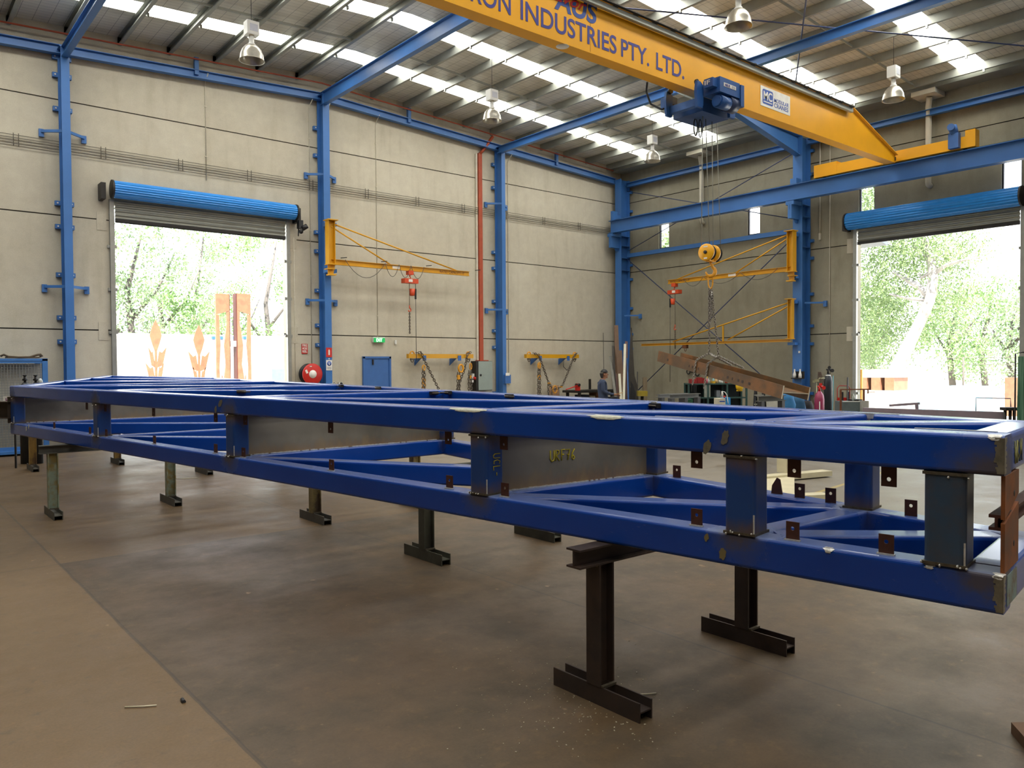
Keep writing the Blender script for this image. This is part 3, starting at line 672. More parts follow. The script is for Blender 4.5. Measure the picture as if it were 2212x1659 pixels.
text('company_lettering', 'INDUSTRIES', M_letter, g, (8.0, yf, 7.22), X_, Z_, .3, 2.2, .012)
text('company_lettering', 'PTY.', M_letter, g, (10.32, yf, 7.22), X_, Z_, .3, .75, .012)
text('company_lettering', 'LTD.', M_letter, g, (11.27, yf, 7.22), X_, Z_, .3, .82, .012)
text('logo_lettering', 'AUS', M_logo, g, (8.72, yf, 7.6), X_, Z_, .32, 1.0, .03, .15)
text('logo_script', 'avor', M_letred, g, (8.74, yf-.004, 7.73), X_, Z_, .13, .72, .012, .5)
# maker's board
m = MB(); m.bb(14.66, 15.82, yf-.004, yf, 7.27, 7.69); sg = part('maker_board', m, M_signw, g)
m = MB(); pr = []
for cx, cz, a0 in ((15.09, 7.37, -PI/2), (15.09, 7.59, 0), (14.78, 7.59, PI/2), (14.78, 7.37, PI)):
    for i in range(5): a = a0+PI/2*i/4; pr.append((cx+.045*math.cos(a), cz+.045*math.sin(a)))
m.prism(pr, (0, yf-.004, 0), X_, Z_, .003); part('board_badge', m, M_signblue, t)
text('badge_lettering', 'MC', M_signw, t, (14.77, yf-.009, 7.42), X_, Z_, .17, .33, .02)
part('badge_underline', MB().bb(14.77, 15.1, yf-.0095, yf-.007, 7.365, 7.385), M_signw, t)
text('board_lettering', 'MODULAR', M_signblue, t, (15.18, yf-.005, 7.44), X_, Z_, .08, .58, .01)
text('board_lettering', 'CRANES', M_signblue, t, (15.18, yf-.005, 7.33), X_, Z_, .09, .56, .014)
part('load_plate', MB().lathe([(0, 0), (.11, 0), (.11, .003)], (9.0, 9.42, 7.077), (0, 0, 1), 20), M_signw, t)
m = MB(); m.chan((.9, 9.2, 7.9), (18.45, 9.2, 7.9), .1, -.06, .006, lip=.01)
part('festoon_track', m, M_gal, t)
m = MB(); m.bb(.9, 18.4, 9.13, 9.19, 7.955, 7.965)
for k in range(34): m.bb(1.2+k*.52, 1.27+k*.52, 9.15, 9.3, 7.95, 7.99)
part('track_bracket', m, M_dark, t)
for x in (9.4, 11.2, 13.3, 16.2):
    part('cable_stud', MB().cyl((x, 9.3, 8.015), (x, 9.3, 8.09), .012, 6).cyl((x, 9.3, 8.08), (x+.06, 9.3, 8.1), .01, 6), M_alu, t)
for X0, s in ((21.25, 1), (-1.7, -1)):
    m = MB(); m.bb(X0-.125, X0+.125, 7.68, 11.0, 7.14, 7.42); m.bb(X0-.13, X0+.13, 11.0, 11.68, 7.135, 7.49); m.bb(X0-.13, X0+.13, 7.45, 7.68, 7.135, 7.56)
    ec = part('end_carriage', m, M_yel, t)
    m = MB()
    for y in (7.72, 11.42): m.cyl((X0-.05, y, 7.21), (X0+.05, y, 7.21), .09, 16)
    part('wheel', m, M_dark, ec)
    part('buffer', MB().cyl((X0, 11.68, 7.28), (X0, 11.8, 7.28), .055, 12), M_black, ec)
    m = MB(); m.bb(X0-.28, X0-.13, 7.78, 8.02, 7.15, 7.52); m.cyl((X0-.2, 7.9, 7.5), (X0-.2, 7.95, 7.72), .1, 14); m.cyl((X0-.38, 7.92, 7.66), (X0-.1, 7.98, 7.66), .085, 14)
    part('travel_motor', m, M_leafdoor, ec)
    m = MB(); m.bb(X0-.34*s, X0-.28*s, 9.294, 9.3, 7.12, 7.22); part('joint_plate', m, M_dark, ec)
part('hanging_cable', MB().tube([(11.35, 9.6, 7.07), (11.5, 9.75, 6.98), (11.8, 9.9, 6.85), (12.2, 9.95, 6.83), (12.45, 9.85, 6.95)], .02, 6), M_black, t)
# ---------------------------------------------------------------- hoist (travels along the girder)
M_hoist = mk('hoist_blue', '2a5796', .4, var=.07)
t = thing('rope_hoist', 'blue rope hoist trolley riding under the yellow crane girder', 'hoist', (12.8, 9.4, 6.7))
m = MB(); m.bb(12.41, 13.05, 8.74, 9.12, 6.91, 7.19); hb = part('control_box', m, M_hoist, t)
part('maker_label', MB().bb(12.53, 12.92, 8.734, 8.74, 7.03, 7.1), M_signw, hb)
text('label_lettering', 'ABUS', M_letter, hb, (12.55, 8.732, 7.04), X_, Z_, .045, .17, .02)
text('label_lettering', '03', mk('print_light', '9fa6b4', .5), hb, (12.78, 8.732, 7.04), X_, Z_, .045, .1, .01)
part('end_cover', MB().bb(13.06, 13.17, 8.72, 9.15, 6.76, 7.17), M_hoist, t)
m = MB(); m.cyl((12.5, 8.86, 6.78), (12.8, 8.86, 6.78), .125, 18); m.cyl((12.5, 8.86, 6.78), (12.46, 8.86, 6.78), .1, 18); part('hoist_motor', m, M_doorblue if False else M_hoist, t)
m = MB(); m.cyl((12.8, 8.88, 6.8), (13.06, 8.88, 6.8), .15, 18); part('gearbox', m, mk('gearbox_navy', '1d2f55', .45), t)
part('number_plate', MB().bb(12.27, 12.41, 8.8, 9.0, 7.0, 7.16), M_hoist, t)
text('plate_lettering', 'IF', M_signw, t, (12.265, 8.98, 7.05), (0, -1, 0), Z_, .08, .12, .02)
for y0, y1 in ((9.06, 9.12), (9.79, 9.84)):
    for x in (12.16, 13.2):
        m = MB(); m.prism([(0, 0), (.16, .0), (.18, .15), (.18, .42), (.1, .48), (0, .48), (-.03, .3)], (x, y1, 6.66), X_, Z_, y1-y0)
        part('trolley_cheek', m, M_hoist, t)
        m = MB(); ya = 9.16 if y0 < 9.4 else 9.74; m.cyl((x+.08, ya, 7.15), (x+.08, y0 if y0 > 9.4 else y1, 7.15), .055, 12); part('trolley_wheel', m, M_dark, t)
m = MB(); m.bb(12.25, 12.37, 9.08, 9.82, 6.72, 6.86); part('cross_beam', m, M_hoist, t)
m = MB(); m.bb(12.5, 13.35, 9.2, 9.9, 6.68, 6.95); part('drum_housing', m, mk('hoist_blue_dark', '23487e', .45), t)
m = MB(); m.cyl((12.4, 10.0, 7.0), (12.62, 10.0, 7.0), .1, 14); m.bb(12.35, 12.6, 9.88, 10.1, 6.92, 7.12); part('trolley_motor', m, M_hoist, t)
part('hanging_hose', MB().tube([(12.82+.06*math.sin(a*PI/6), 9.6, 6.52+.17*math.cos(a*PI/6)) for a in range(12)], .012, 6, closed=True).tube([(12.9+.05*math.sin(a*PI/6), 9.55, 6.5+.18*math.cos(a*PI/6)) for a in range(12)], .012, 6, closed=True), M_black, t)
M_rope = mk('wire_rope', '8e8a7c', .45, .5)
HX, HY = 13.1, 9.45
rt = [(12.78, 9.4), (12.97, 9.47), (13.22, 9.5), (13.38, 9.5)]
rb = [(HX-.18, HY+.09), (HX-.03, HY+.0), (HX+.06, HY-.02), (HX+.2, HY-.1)]
for k in range(4):
    part('wire_rope', MB().cyl((*rt[k], 6.7), (*rb[k], 4.1), .008, 6), M_rope, t)
hk = thing('hook_block', 'yellow twin-sheave hook block hanging on four ropes', 'hook block', (HX, HY, 3.62))
ax = (V((_f.x, _f.y, 0)).normalized()*.73+V((_r.x, _r.y, 0)).normalized()*.68).normalized(); pr = ax.cross(Z_)
for s in (-1, 1):
    c = V((HX, HY, 4.03))+ax*(.125*s)
    sh = part('sheave_guard', MB().lathe([(.0, -.035), (.155, -.035), (.17, -.02), (.17, .02), (.155, .035), (0, .035)], c-ax*.04, ax, 26), M_yel, hk)
    part('sheave', MB().lathe([(.0, -.03), (.16, -.03), (.13, 0), (.16, .03), (0, .03)], c+ax*.04, ax, 26), M_dark, hk)
    part('axle_cap', MB().lathe([(0, -.02), (.035, -.02), (.035, .0)], c-ax*.08, ax, 12), M_dark, sh)
    part('block_label', MB().box(c-ax*.077+V((0, 0, .11)), (.01, .09, .025), (ax, pr, Z_)).box(c-ax*.077+V((0, 0, -.12)), (.01, .07, .03), (ax, pr, Z_)), M_signw, sh)
part('crosshead', MB().box((HX, HY, 3.88), (.26, .1, .05), (ax, pr, Z_)), M_yel, hk)
hd = V((.64, -.77, 0))
part('hook', MB().tube([V((HX, HY, 3.88)), V((HX, HY, 3.82)), V((HX, HY, 3.8))+hd*.03]+[V((HX, HY, 3.66))+hd*(.0+.09*math.cos(a))+Z_*(.095*math.sin(a)) for a in [PI*.35-PI*1.35*i/11 for i in range(12)]], [.024, .024, .026, .03, .034, .037, .04, .042, .04, .038, .034, .03, .026, .02, .012], 10), M_chyel, hk)
# ---------------------------------------------------------------- the load: an H-section slung on its side, and its chains
t = thing('chain_sling', 'four-leg chain sling holding the tilted brown steel beam', 'chain sling', (HX, HY, 3.4))
part('master_link', MB().tube([V((HX, HY, 3.46))+hd*(.045*math.cos(a*PI/7))+Z_*(.14*math.sin(a*PI/7)) for a in range(14)], .015, 6, closed=True), M_chyel, t)
part('rating_tag', MB().box((HX, HY-.02, 3.2), (.07, .01, .12)), M_signw, t)
bL, bR = atD(1422, 769, 17.3), atD(1691, 847.3, 13.6)      # near-flange centreline ends
bd = (bR-bL).normalized(); bw = bd.cross(Z_).normalized()*-1; 
if bw.dot(_r) < 0: bw = -bw
bw = V((bw.x, bw.y, bw.z-.07)).normalized(); bu = bw.cross(bd); bu = bu if bu.z > 0 else -bu
W_, FH = .58, .235
mid = bL+(bR-bL)*.42
top = [V((HX, HY, 2.42)), V((HX+.08, HY-.05, 2.42))]
low1, low2 = atD(1532, 763, 15.35), atD(1552, 769, 15.2)
def onb(f, side, up): return bL+(bR-bL)*f+bw*side+bu*up
for a, b, lw in ((0, 1, low1), (1, 0, low2)):
    part('chain_leg', MB().chain([V((HX-.04+.08*a, HY, 3.32)), lw], .07, .0085), M_chain, t)
for k in range(3):
    part('spare_chain', MB().chain([V((HX-.05+.04*k, HY-.03+.03*k, 3.3)), V((HX-.06+.06*k, HY, 2.55+.1*k))], .07, .0085), M_chain, t)
part('choker_hook', MB().tube([low1, low1*.5+low2*.5-Z_*.04, low2-V((0, 0, .03))], .018, 6).tube([low2, low2*.65+low1*.35-Z_*.07], .02, 6), M_rchain, t)
for f, lw in ((.36, low1), (.46, low2)):
    p = onb(f, -.03, FH/2); q = onb(f, -.03, -FH/2-.25); f2 = f+.07
    part('choker_chain', MB().chain([lw, p+Z_*.02, q], .06, .008), M_rchain, t)
    part('choker_chain', MB().chain([lw, onb(f2, W_+.03, FH/2+.02), onb(f2, W_+.03, -FH/2)], .06, .008), M_rchain, t)
sb = thing('steel_beam', 'tilted rusty brown steel H-beam hanging from the crane chains', 'steel beam', tuple((bL+bR)/2))
m = MB(); tf = .018
m.box((bL+bR)/2, ((bR-bL).length, tf, FH), (bd, bw, bu)); m.box((bL+bR)/2+bw*W_, ((bR-bL).length, tf, FH), (bd, bw, bu)); m.box((bL+bR)/2+bw*(W_/2), ((bR-bL).length, W_-tf, .012), (bd, bw, bu))
M_hb = NT('scaled_brown_steel'); q = M_hb.mapscale(1, 1, 1); n = M_hb.noise(2.2, 6); n2 = M_hb.noise(14, 5)
M_hb.link(M_hb.mix(M_hb.math('MULTIPLY', n2, .35), M_hb.ramp(n, [(.35, lin('4c3414')), (.5, lin('5a3d16')), (.66, lin('7c4c14'))]), lin('453010')), M_hb.b.inputs['Base Color']); M_hb.b.inputs['Roughness'].default_value = .6; M_hb = M_hb.m
part('section', m, M_hb, sb)
m = MB(); e = bR+bd*.003
m.box(e, (.004, tf+.004, FH), (bd, bw, bu)); m.box(e+bw*W_, (.004, tf+.004, FH), (bd, bw, bu)); m.box(e+bw*(W_/2), (.004, W_, .014), (bd, bw, bu))
part('cut_end', m, mk('bright_cut_steel', 'cfc6b2', .4, .4), sb, label='bright sawn end of the beam')
M_sten = mk('stencil_dark', '3a281c', .7)
m = MB()
for f, w in ((.1, .05), (.3, .03), (.33, .03), (.38, .03), (.62, .05), (.655, .03), (.7, .05), (.73, .05), (.78, .06)):
    m.box(onb(f, -.012, -.02), (w, .003, .05), (bd, bw, bu))
part('stencil_marks', m, M_sten, sb)
# ================================================================ JIB CRANES
def wallspan(name, lab, axis, base, tip, zb, ztop, zbot, rods, strut=None, hoist=None, bh=.14, low=True, mw=.2):
    """axis 'X' or 'Y': boom runs from base to tip along that axis; other coordinate fixed"""
    a, b, f = base, tip, axis[1]
    def P(s, z, o=0): return V((s, f+o, z)) if axis[0] == 'X' else V((f+o, s, z))
    sg = 1 if b > a else -1; A = X_ if axis[0] == 'X' else Y_; O = Y_ if axis[0] == 'X' else X_
    t = thing(name, lab, 'jib crane', P(a, zbot), 'yellow jib cranes')
    m = MB(); m.ibeam(P(a-.02*sg, zbot), P(a-.02*sg, ztop), mw, mw, .014, .01, up=tuple(A)); m.box(P(a, ztop+.012), (mw+.1, mw+.1, .024)) ; m.box(P(a, zbot-.012), (mw+.06, mw+.06, .024))
    part('mast', m, M_jib, t)
    m = MB(); m.box(P(a-.05*sg, zbot-.14), (.22, .22, .02)); m.prism([(0, 0), (.22, 0), (.16, -.28), (0, -.28)], P(a-.11*sg, zbot)-O*.006, A*sg, Z_, .012); m.box(P(a, zbot-.29), (.2, .2, .03))
    if low: part('lower_bearing', m, M_jib, t)
    part('boom', MB().ibeam(P(a, zb), P(b, zb), bh, .1, .012, .008), M_jib, t)
    for z0, s1, z1 in rods: part('tie_rod', MB().cyl(P(a, z0), P(s1, z1), .022, 8), M_jib, t)
    if strut: part('post', MB().bar(P(strut[0], zb), P(strut[0], strut[1]), .04, .04, up=tuple(A)), M_jib, t)
    return t, P, sg
def mini_hoist(P, s, zb, hookz, pend, lab, dx=1):
    t = thing('chain_hoist', lab, 'hoist', P(s, zb-.5), 'orange electric chain hoists')
    m = MB(); m.box(P(s, zb-.12), (.16, .16, .12)); m.tube([P(s, zb-.17), P(s, zb-.24)], .015, 6); part('trolley', m, M_orange, t)
    A = P(1, 0)-P(0, 0)
    m = MB(); m.box(P(s, zb-.36), (.46 if abs(A.x) > .5 else .2, .2 if abs(A.x) > .5 else .46, .13)); b = part('hoist_body', m, M_orange, t)
    m = MB(); m.box(P(s-.04, zb-.355, -.105), (.13 if abs(A.x) > .5 else .01, .01 if abs(A.x) > .5 else .13, .08)); part('body_label', m, M_signw, b)
    part('suspension_hook', MB().tube([P(s, zb-.22), P(s+.03, zb-.25), P(s, zb-.3)], .014, 6), M_orange, t)
    m = MB(); m.lathe([(.06, 0), (.075, .02), (.09, .2), (.085, .2), (.07, .03), (.01, .03)], P(s+.07, zb-.78), Z_, 12); part('chain_bucket', m, M_orange, t)
    part('load_chain', MB().cyl(P(s-.02, zb-.42), P(s-.02, hookz+.15), .009, 6), M_chain, t)
    part('load_hook', MB().tube([P(s-.02, hookz+.16), P(s-.02, hookz+.09)]+[P(s-.02+.045*math.sin(a*PI/5), hookz+.03+.05*math.cos(a*PI/5)) for a in range(8)], .016, 6), M_orange, t)
    part('sling_chain', MB().chain([P(s-.02, hookz-.02), P(s-.02, hookz-.65)], .06, .012), M_chain, t)
    part('pendant_cable', MB().cyl(P(s+.19, zb-.4), P(s+.2, pend), .009, 6), M_cable, t)
    part('pendant_control', MB().box(P(s+.19, zb-.72), (.04, .04, .3)), M_black, t)
    return t
t, P, sg = wallspan('jib_crane', 'yellow wall jib crane on the ridge column, along the gable wall', ('X', 19.2), 9.72, 14.33, 4.62, 5.72, 4.56, ((5.66, 13.85, 4.69), (5.57, 11.55, 4.69)))
part('mount_plate', MB().bb(9.66, 9.94, 19.3, 19.56, 5.6, 5.7).bb(9.66, 9.94, 19.3, 19.56, 4.35, 4.45), M_steel, t)
m = MB(); z = 4.7
for a, b in ((10.1, 11.35), (11.35, 12.0-.2), (11.8, 12.2), (12.2, 12.65)):
    m.tube([(a+(b-a)*i/10, 19.13, z-.45*(1 if b-a > .5 else .8)*4*(i/10)*(1-i/10)) for i in range(11)], .008, 5)
part('festoon_cable', m, M_cable, t)
m = MB()
for x in (9.95, 11.2, 12.7, 14.5): m.bar((x, 19.1, 4.73), (x+.16, 19.05, 4.75), .03, .02)
part('end_stop', m, M_dark, t)
part('maker_label', MB().bb(11.62, 11.85, 19.19, 19.194, 4.58, 4.66), M_signw, t)
text('rating_lettering', 'RATED CAPACITY 1T', M_rust, t, (13.25, 19.192, 4.58), X_, Z_, .07, .9, .01)
mini_hoist(P, 12.2, 4.62, 3.4, 1.95, 'orange chain hoist on the jib crane along the gable wall')
t, P, sg = wallspan('jib_crane', 'upper yellow jib crane on the big portal column', ('Y', 21.3), 12.5, 17.1, 4.63, 5.74, 4.56, ((5.68, 16.7, 4.7), (5.6, 14.4, 4.7)))
part('mount_plate', MB().bb(21.36, 21.55, 12.38, 12.62, 5.6, 5.7).bb(21.36, 21.55, 12.38, 12.62, 4.35, 4.45), M_steel, t)
m = MB()
for a, b in ((12.9, 14.2), (14.2, 15.6), (15.6, 16.4)): m.tube([(21.23, a+(b-a)*i/10, 4.68-.28*4*(i/10)*(1-i/10)) for i in range(11)], .008, 5)
part('festoon_cable', m, M_cable, t)
part('maker_label', MB().bb(21.284, 21.29, 14.4, 14.68, 4.6, 4.68), M_signw, t)
text('rating_lettering', 'RATED CAPACITY 1T', M_rust, t, (21.288, 17.0, 4.6), (0, -1, 0), Z_, .06, .8, .01)
mini_hoist(P, 16.83, 4.63, 3.0, 1.2, 'orange chain hoist at the tip of the upper side-wall jib crane')
t, P, sg = wallspan('jib_crane', 'lower yellow jib crane with open braced boom on the portal column', ('Y', 21.3), 12.52, 18.3, 2.5, 3.72, 2.56, ((3.64, 16.9, 2.58), (3.55, 14.7, 2.58)), strut=(14.88, 3.04), bh=.08, low=False, mw=.14)
part('mount_plate', MB().bb(21.36, 21.55, 12.4, 12.64, 3.6, 3.68).bb(21.36, 21.55, 12.4, 12.64, 2.36, 2.44), M_steel, t)
m = MB(); m.box((21.3, 16.38, 2.4), (.12, .16, .12)); m.tube([(21.3, 16.38+.04*math.cos(a*PI/4), 2.3+.06*math.sin(a*PI/4)) for a in range(8)], .01, 5, closed=True)
solo('beam_trolley', m, M_rust, 'small brown push trolley on the lower jib boom', 'trolley')
# ================================================================ THE BIG BLUE FRAME
N0 = V((3.282, 1.05, 0)); F0 = V((1.586, 12.92, 0)); LL = (F0-N0).length; E1 = (F0-N0).normalized(); E2 = V((E1.y, -E1.x, 0))
TILT = .0336/LL; ZB = .843; HT = .6815; CWd, CHt = .15, .155
def tb(s): return .79+.262*s+.078          # centreline of the rear chord
def fp(s, t, z, dz=0.): return N0+E1*s+E2*t+V((0, 0, ZB+TILT*s+z+dz))
def s_at(px, t0, k=0.):                    # s where the line t = t0 + k s is seen at image column px
    d = ray(px, 900); a = E1+E2*k; b = N0+E2*t0
    return (b.y*d.x-b.x*d.y)/(a.x*d.y-a.y*d.x)
LOW, TOP = CHt/2, HT-CHt/2
# nodes: (s, t, extra height)
Fn = [(.075, .075, 0), (1.06, .075, 0), (2.77, .075, 0), (5.83, .075, 0), (8.9, .075, 0), (11.95, .075, 0)]
Bn = [(.075, tb(.075), 0)]+[(s, tb(s), 0) for s in (.86, 2.46, 5.56, 8.45, 11.45, 13.7, 15.9)]
EL = V((3.98, 18.1, 0)); q = EL-N0; el = (q.dot(E1), q.dot(E2), .07)
def lerp(a, b, f): return tuple(x+(y-x)*f for x, y in zip(a, b))
Ln = [lerp(Fn[5], el, f) for f in (.36, .68)]+[el]
eb = (16.35, tb(16.35), .0)
tints = [(a[0], a[1], z) for a in Fn for z in (CHt, HT-CHt)]+[(a[0], a[1], z) for a in Bn[:5] for z in (CHt, HT-CHt)]
fr = thing('steel_roof_frame', 'huge wedge-shaped navy blue welded steel truss frame on trestle stands', 'steel frame', (3, 6, .84))
def navy():
    t = NT('frame_navy_paint'); n = t.noise(1.4, 4); P = t.coord()
    col = t.ramp(n, [(.3, lin('0f3f96')), (.7, lin('1549a8'))])
    acc = None; nz = t.noise(9, 5, rough=.65)
    for s, tt, z in tints:
        p = fp(s, tt, z)-V((3, 6, .84))
        d = t.n.new('ShaderNodeVectorMath'); d.operation = 'DISTANCE'; t.link(P, d.inputs[0]); d.inputs[1].default_value = p
        acc = d.outputs['Value'] if acc is None else t.math('MINIMUM', acc, d.outputs['Value'])
    e = t.math('ADD', acc, t.math('MULTIPLY', t.math('SUBTRACT', nz, .5), .16))
    ring = t.ramp(e, [(.11, (1, 1, 1, 1)), (.19, (0, 0, 0, 1))])
    core = t.ramp(e, [(.08, (1, 1, 1, 1)), (.125, (0, 0, 0, 1))])
    col = t.mix(t.math('MULTIPLY', ring, .45), col, lin('55533f')); col = t.mix(t.math('MULTIPLY', core, .7), col, lin('574a3a'))
    # skylight sheen painted pale on upward faces, then sparse scale
    g = t.add('ShaderNodeNewGeometry'); nx, ny, nzz = t.sep(g.outputs['Normal'])
    top_sheen = t.math('MULTIPLY', t.math('GREATER_THAN', nzz, .8), t.ramp(t.noise(.9, 2), [(.35, (.3, .3, .3, 1)), (.7, (.46, .46, .46, 1))]))
    col = t.mix(top_sheen, col, lin('8fa0c4'))
    sc = t.ramp(t.noise(24, 3, t.mapscale(1, 1, 3)), [(.70, (0, 0, 0, 1)), (.74, (1, 1, 1, 1))]); col = t.mix(t.math('MULTIPLY', sc, .08), col, lin('9aa3b6'))
    t.link(col, t.b.inputs['Base Color'])
    t.link(t.math('ADD', .2, t.math('MULTIPLY', ring, .3)), t.b.inputs['Roughness']); t.b.inputs['Specular IOR Level'].default_value = .5
    return t.m
M_navy = navy()
def postmat():
    t = NT('post_heat_tinted_paint'); x, y, z = t.sep(); n = t.noise(7, 6, t.mapscale(1, 1, .6), .7)
    col = t.ramp(t.noise(2, 4), [(.3, lin('1d3f7c')), (.7, lin('244a86'))])
    e = t.math('ADD', t.math('DIVIDE', t.math('ABSOLUTE', t.math('SUBTRACT', z, .345)), .19), t.math('MULTIPLY', t.math('SUBTRACT', n, .5), .7))
    col = t.mix(t.math('MULTIPLY', t.ramp(e, [(.5, (0, 0, 0, 1)), (.9, (1, 1, 1, 1))]), .75), col, t.ramp(n, [(.35, lin('5c5433')), (.6, lin('6b4f2e'))]))
    col = t.mix(t.math('MULTIPLY', t.ramp(n, [(.55, (0, 0, 0, 1)), (.7, (1, 1, 1, 1))]), .35), col, lin('4b4c44'))
    t.link(col, t.b.inputs['Base Color']); t.b.inputs['Roughness'].default_value = .35; return t.m
M_post = postmat()
M_weld = mk('weld_bead', '5f5647', .45, .4, var=.3, scale=60)
M_weldb = mk('weld_bright', 'd8d4ca', .3, .4, var=.2, scale=60)
M_scr = mk('bare_scrape', '77705f', .55, .2, var=.2, scale=40)
M_fill = mk('body_filler', 'cfcdb9', .7, var=.12, scale=60)
M_chalk = mk('yellow_marker', 'c9b321', .7, var=.08)
def tube_member(name, a, b, lvl, trim=(0, 0), parent=fr, w=CWd):
    p, q = fp(a[0], a[1], lvl, a[2]), fp(b[0], b[1], lvl, b[2]); d = (q-p).normalized()
    return part(name, MB().shs(p+d*trim[0], q-d*trim[1], w, CHt), M_navy, parent), p, q, d
chord = {}
for nm, lvl in (('lower_chord', LOW), ('upper_chord', TOP)):
    chord[nm, 'f'] = tube_member(nm, (-0.0, .075, 0), (12.03, .075, 0), lvl)[0]
    chord[nm, 'b'] = tube_member(nm, (-.0, tb(0), 0), (eb[0]+.08, tb(eb[0]+.08), 0), lvl)[0]
    chord[nm, 'l'] = tube_member(nm, Fn[5], Ln[2], lvl, (.04, -.08))[0]
XB = {}
for nm, lvl in (('lower', LOW), ('upper', TOP)):
    for i in range(6):
        XB[nm, 'a', i] = tube_member(nm+'_cross_beam', Fn[i], Bn[i], lvl, (.076 if i else .0751, .07))
        if i: XB[nm, 'b', i] = tube_member(nm+'_diagonal', lerp(Fn[i], Bn[i-1], .012), Bn[i-1], lvl, (.12, .12))
    for i, l in enumerate(Ln[:2]):
        tube_member(nm+'_cross_beam', l, Bn[6+i], lvl, (.08, .07)); tube_member(nm+'_diagonal', l, Bn[5+i], lvl, (.15, .12))
    tube_member(nm+'_diagonal', Ln[2], Bn[7], lvl, (.15, .12))
    tube_member(nm+'_end_beam', Ln[2], eb, lvl, (.07, .07))
# posts with weld collars
M_postbare = mk('heat_blued_post', '42566c', .35, .2, var=.15, scale=3, hex2='5c4c38', cut=(.48, .75))
def post(a, front=True, w=.15):
    p, q = fp(a[0], a[1], CHt, a[2]), fp(a[0], a[1], HT-CHt, a[2])
    o = part('post', MB().shs(p, q, w, w, r=.02, up=tuple(E2)), M_post if a[0] > .3 else M_postbare, fr)
    m = MB(); m.box(p+Z_*.006, (w+.008, w+.008, .012), (E1, E2, Z_)); m.box(q-Z_*.006, (w+.008, w+.008, .012), (E1, E2, Z_))
    part('weld_collar', m, M_weld, o)
    m = MB(); rr = random.Random(int(a[0]*100))
    for k in range(7):
        c = (p if k < 5 else q)+E1*rr.uniform(-.1, .1)-E2*(w/2+.004)+Z_*(rr.uniform(-.002, .012) if k < 5 else -rr.uniform(0, .03)); m.ball(c, rr.uniform(.004, .012), .004, rr.uniform(.003, .008), 6, 4)
    m.box(p-E1*(w/2-.004)-E2*(w/2-.003)+Z_*.05, (.006, .006, .1), (E1, E2, Z_))
    if front: part('weld_spatter', m, M_weldb, o)
    return o
posts = {}
for i in range(6): posts['f', i] = post((.2 if i == 0 else Fn[i][0], .075, 0) if i else (.2, .075, 0))
for i in range(1, 8): posts['b', i] = post((Bn[i][0], Bn[i][1], Bn[i][2]), False)
for l in Ln: post(l, False)
# web plates along some cross beams
M_web = NT('web_plate_mill_scale'); n = M_web.noise(1.6, 6); x, y, z = M_web.sep(); n2 = M_web.noise(7, 6, M_web.mapscale(1, 1, .35), .7)
c_ = M_web.ramp(n, [(.35, lin('6a655a')), (.65, lin('8f887a'))])
hz = M_web.math('SUBTRACT', .34, M_web.math('ADD', z, 0.0))
rustf = M_web.math('MULTIPLY', M_web.ramp(M_web.math('ADD', M_web.math('MULTIPLY', hz, 4.6), M_web.math('MULTIPLY', M_web.math('SUBTRACT', n2, .5), 1.4)), [(.3, (0, 0, 0, 1)), (.85, (1, 1, 1, 1))]), .8)
c_ = M_web.mix(rustf, c_, M_web.ramp(n2, [(.35, lin('8a5a2e')), (.7, lin('a08a62'))]))
M_web.link(c_, M_web.b.inputs['Base Color']); M_web.b.inputs['Roughness'].default_value = .4; M_web.b.inputs['Metallic'].default_value = .15; M_web = M_web.m
webs = {}
for i in (2, 3, 5):
    _, p, q, d = XB['lower', 'a', i]
    p = p+Z_*(CHt/2); q = q+Z_*(CHt/2); a = p+d*.0; b = q
    m = MB(); hh = HT-2*CHt; m.box((a+b)/2+Z_*(hh/2), ((b-a).length-.12, .012, hh), (d, d.cross(Z_), Z_))
    webs[i] = part('web_plate', m, M_web, fr)
    sd = d.cross(Z_); m = MB(); rr = random.Random(i)
    L = (b-a).length
    for k in range(int(L/.022)):
        if rr.random() < .12: continue
        c = a+d*(.09+k*.022)+sd*.012+Z_*.003
        if k*.022 > L-.2: break
        m.box(c, (.024, rr.uniform(.006, .012), rr.uniform(.006, .012)), (d, sd, Z_))
    part('weld_bead', m, M_weldb, webs[i])
# cleats with bolt holes
def cleat_mesh(c, w=.06, h=.085, th=.006, hole=.25, up=True):
    """plate standing on c (centre of base), in the E1/Z plane"""
    m = MB(); k = 16; hz = h*(1-.36) if up else -h*(1-.36)+0; hc = c+Z_*(h*.64 if up else -h*.64)
    out = []; inn = []
    for j in range(k):
        a = 2*PI*j/k; ca, sa = math.cos(a), math.sin(a)
        top = (h*.36); bot = (h*.64)
        lim = min((w/2)/abs(ca) if abs(ca) > 1e-6 else 9, ((top if (sa > 0) == up else bot)/abs(sa)) if abs(sa) > 1e-6 else 9)
        out.append((ca*lim, sa*lim)); inn.append((ca*.009, sa*.009))
    cr = [(w/2, top), (-w/2, top), (-w/2, -bot), (w/2, -bot)] if up else [(w/2, bot), (-w/2, bot), (-w/2, -top), (w/2, -top)]
    for cxy in cr:
        j = min(range(k), key=lambda i: (out[i][0]-cxy[0])**2+(out[i][1]-cxy[1])**2); out[j] = cxy
    R4 = []
    for off in (-th/2, th/2):
        R4.append([hc+E1*x+Z_*y+E2*off for x, y in out]); R4.append([hc+E1*x+Z_*y+E2*off for x, y in inn])
    m.quadloft([R4[0], R4[1], R4[3], R4[2], R4[0]], cap=False)
    return m
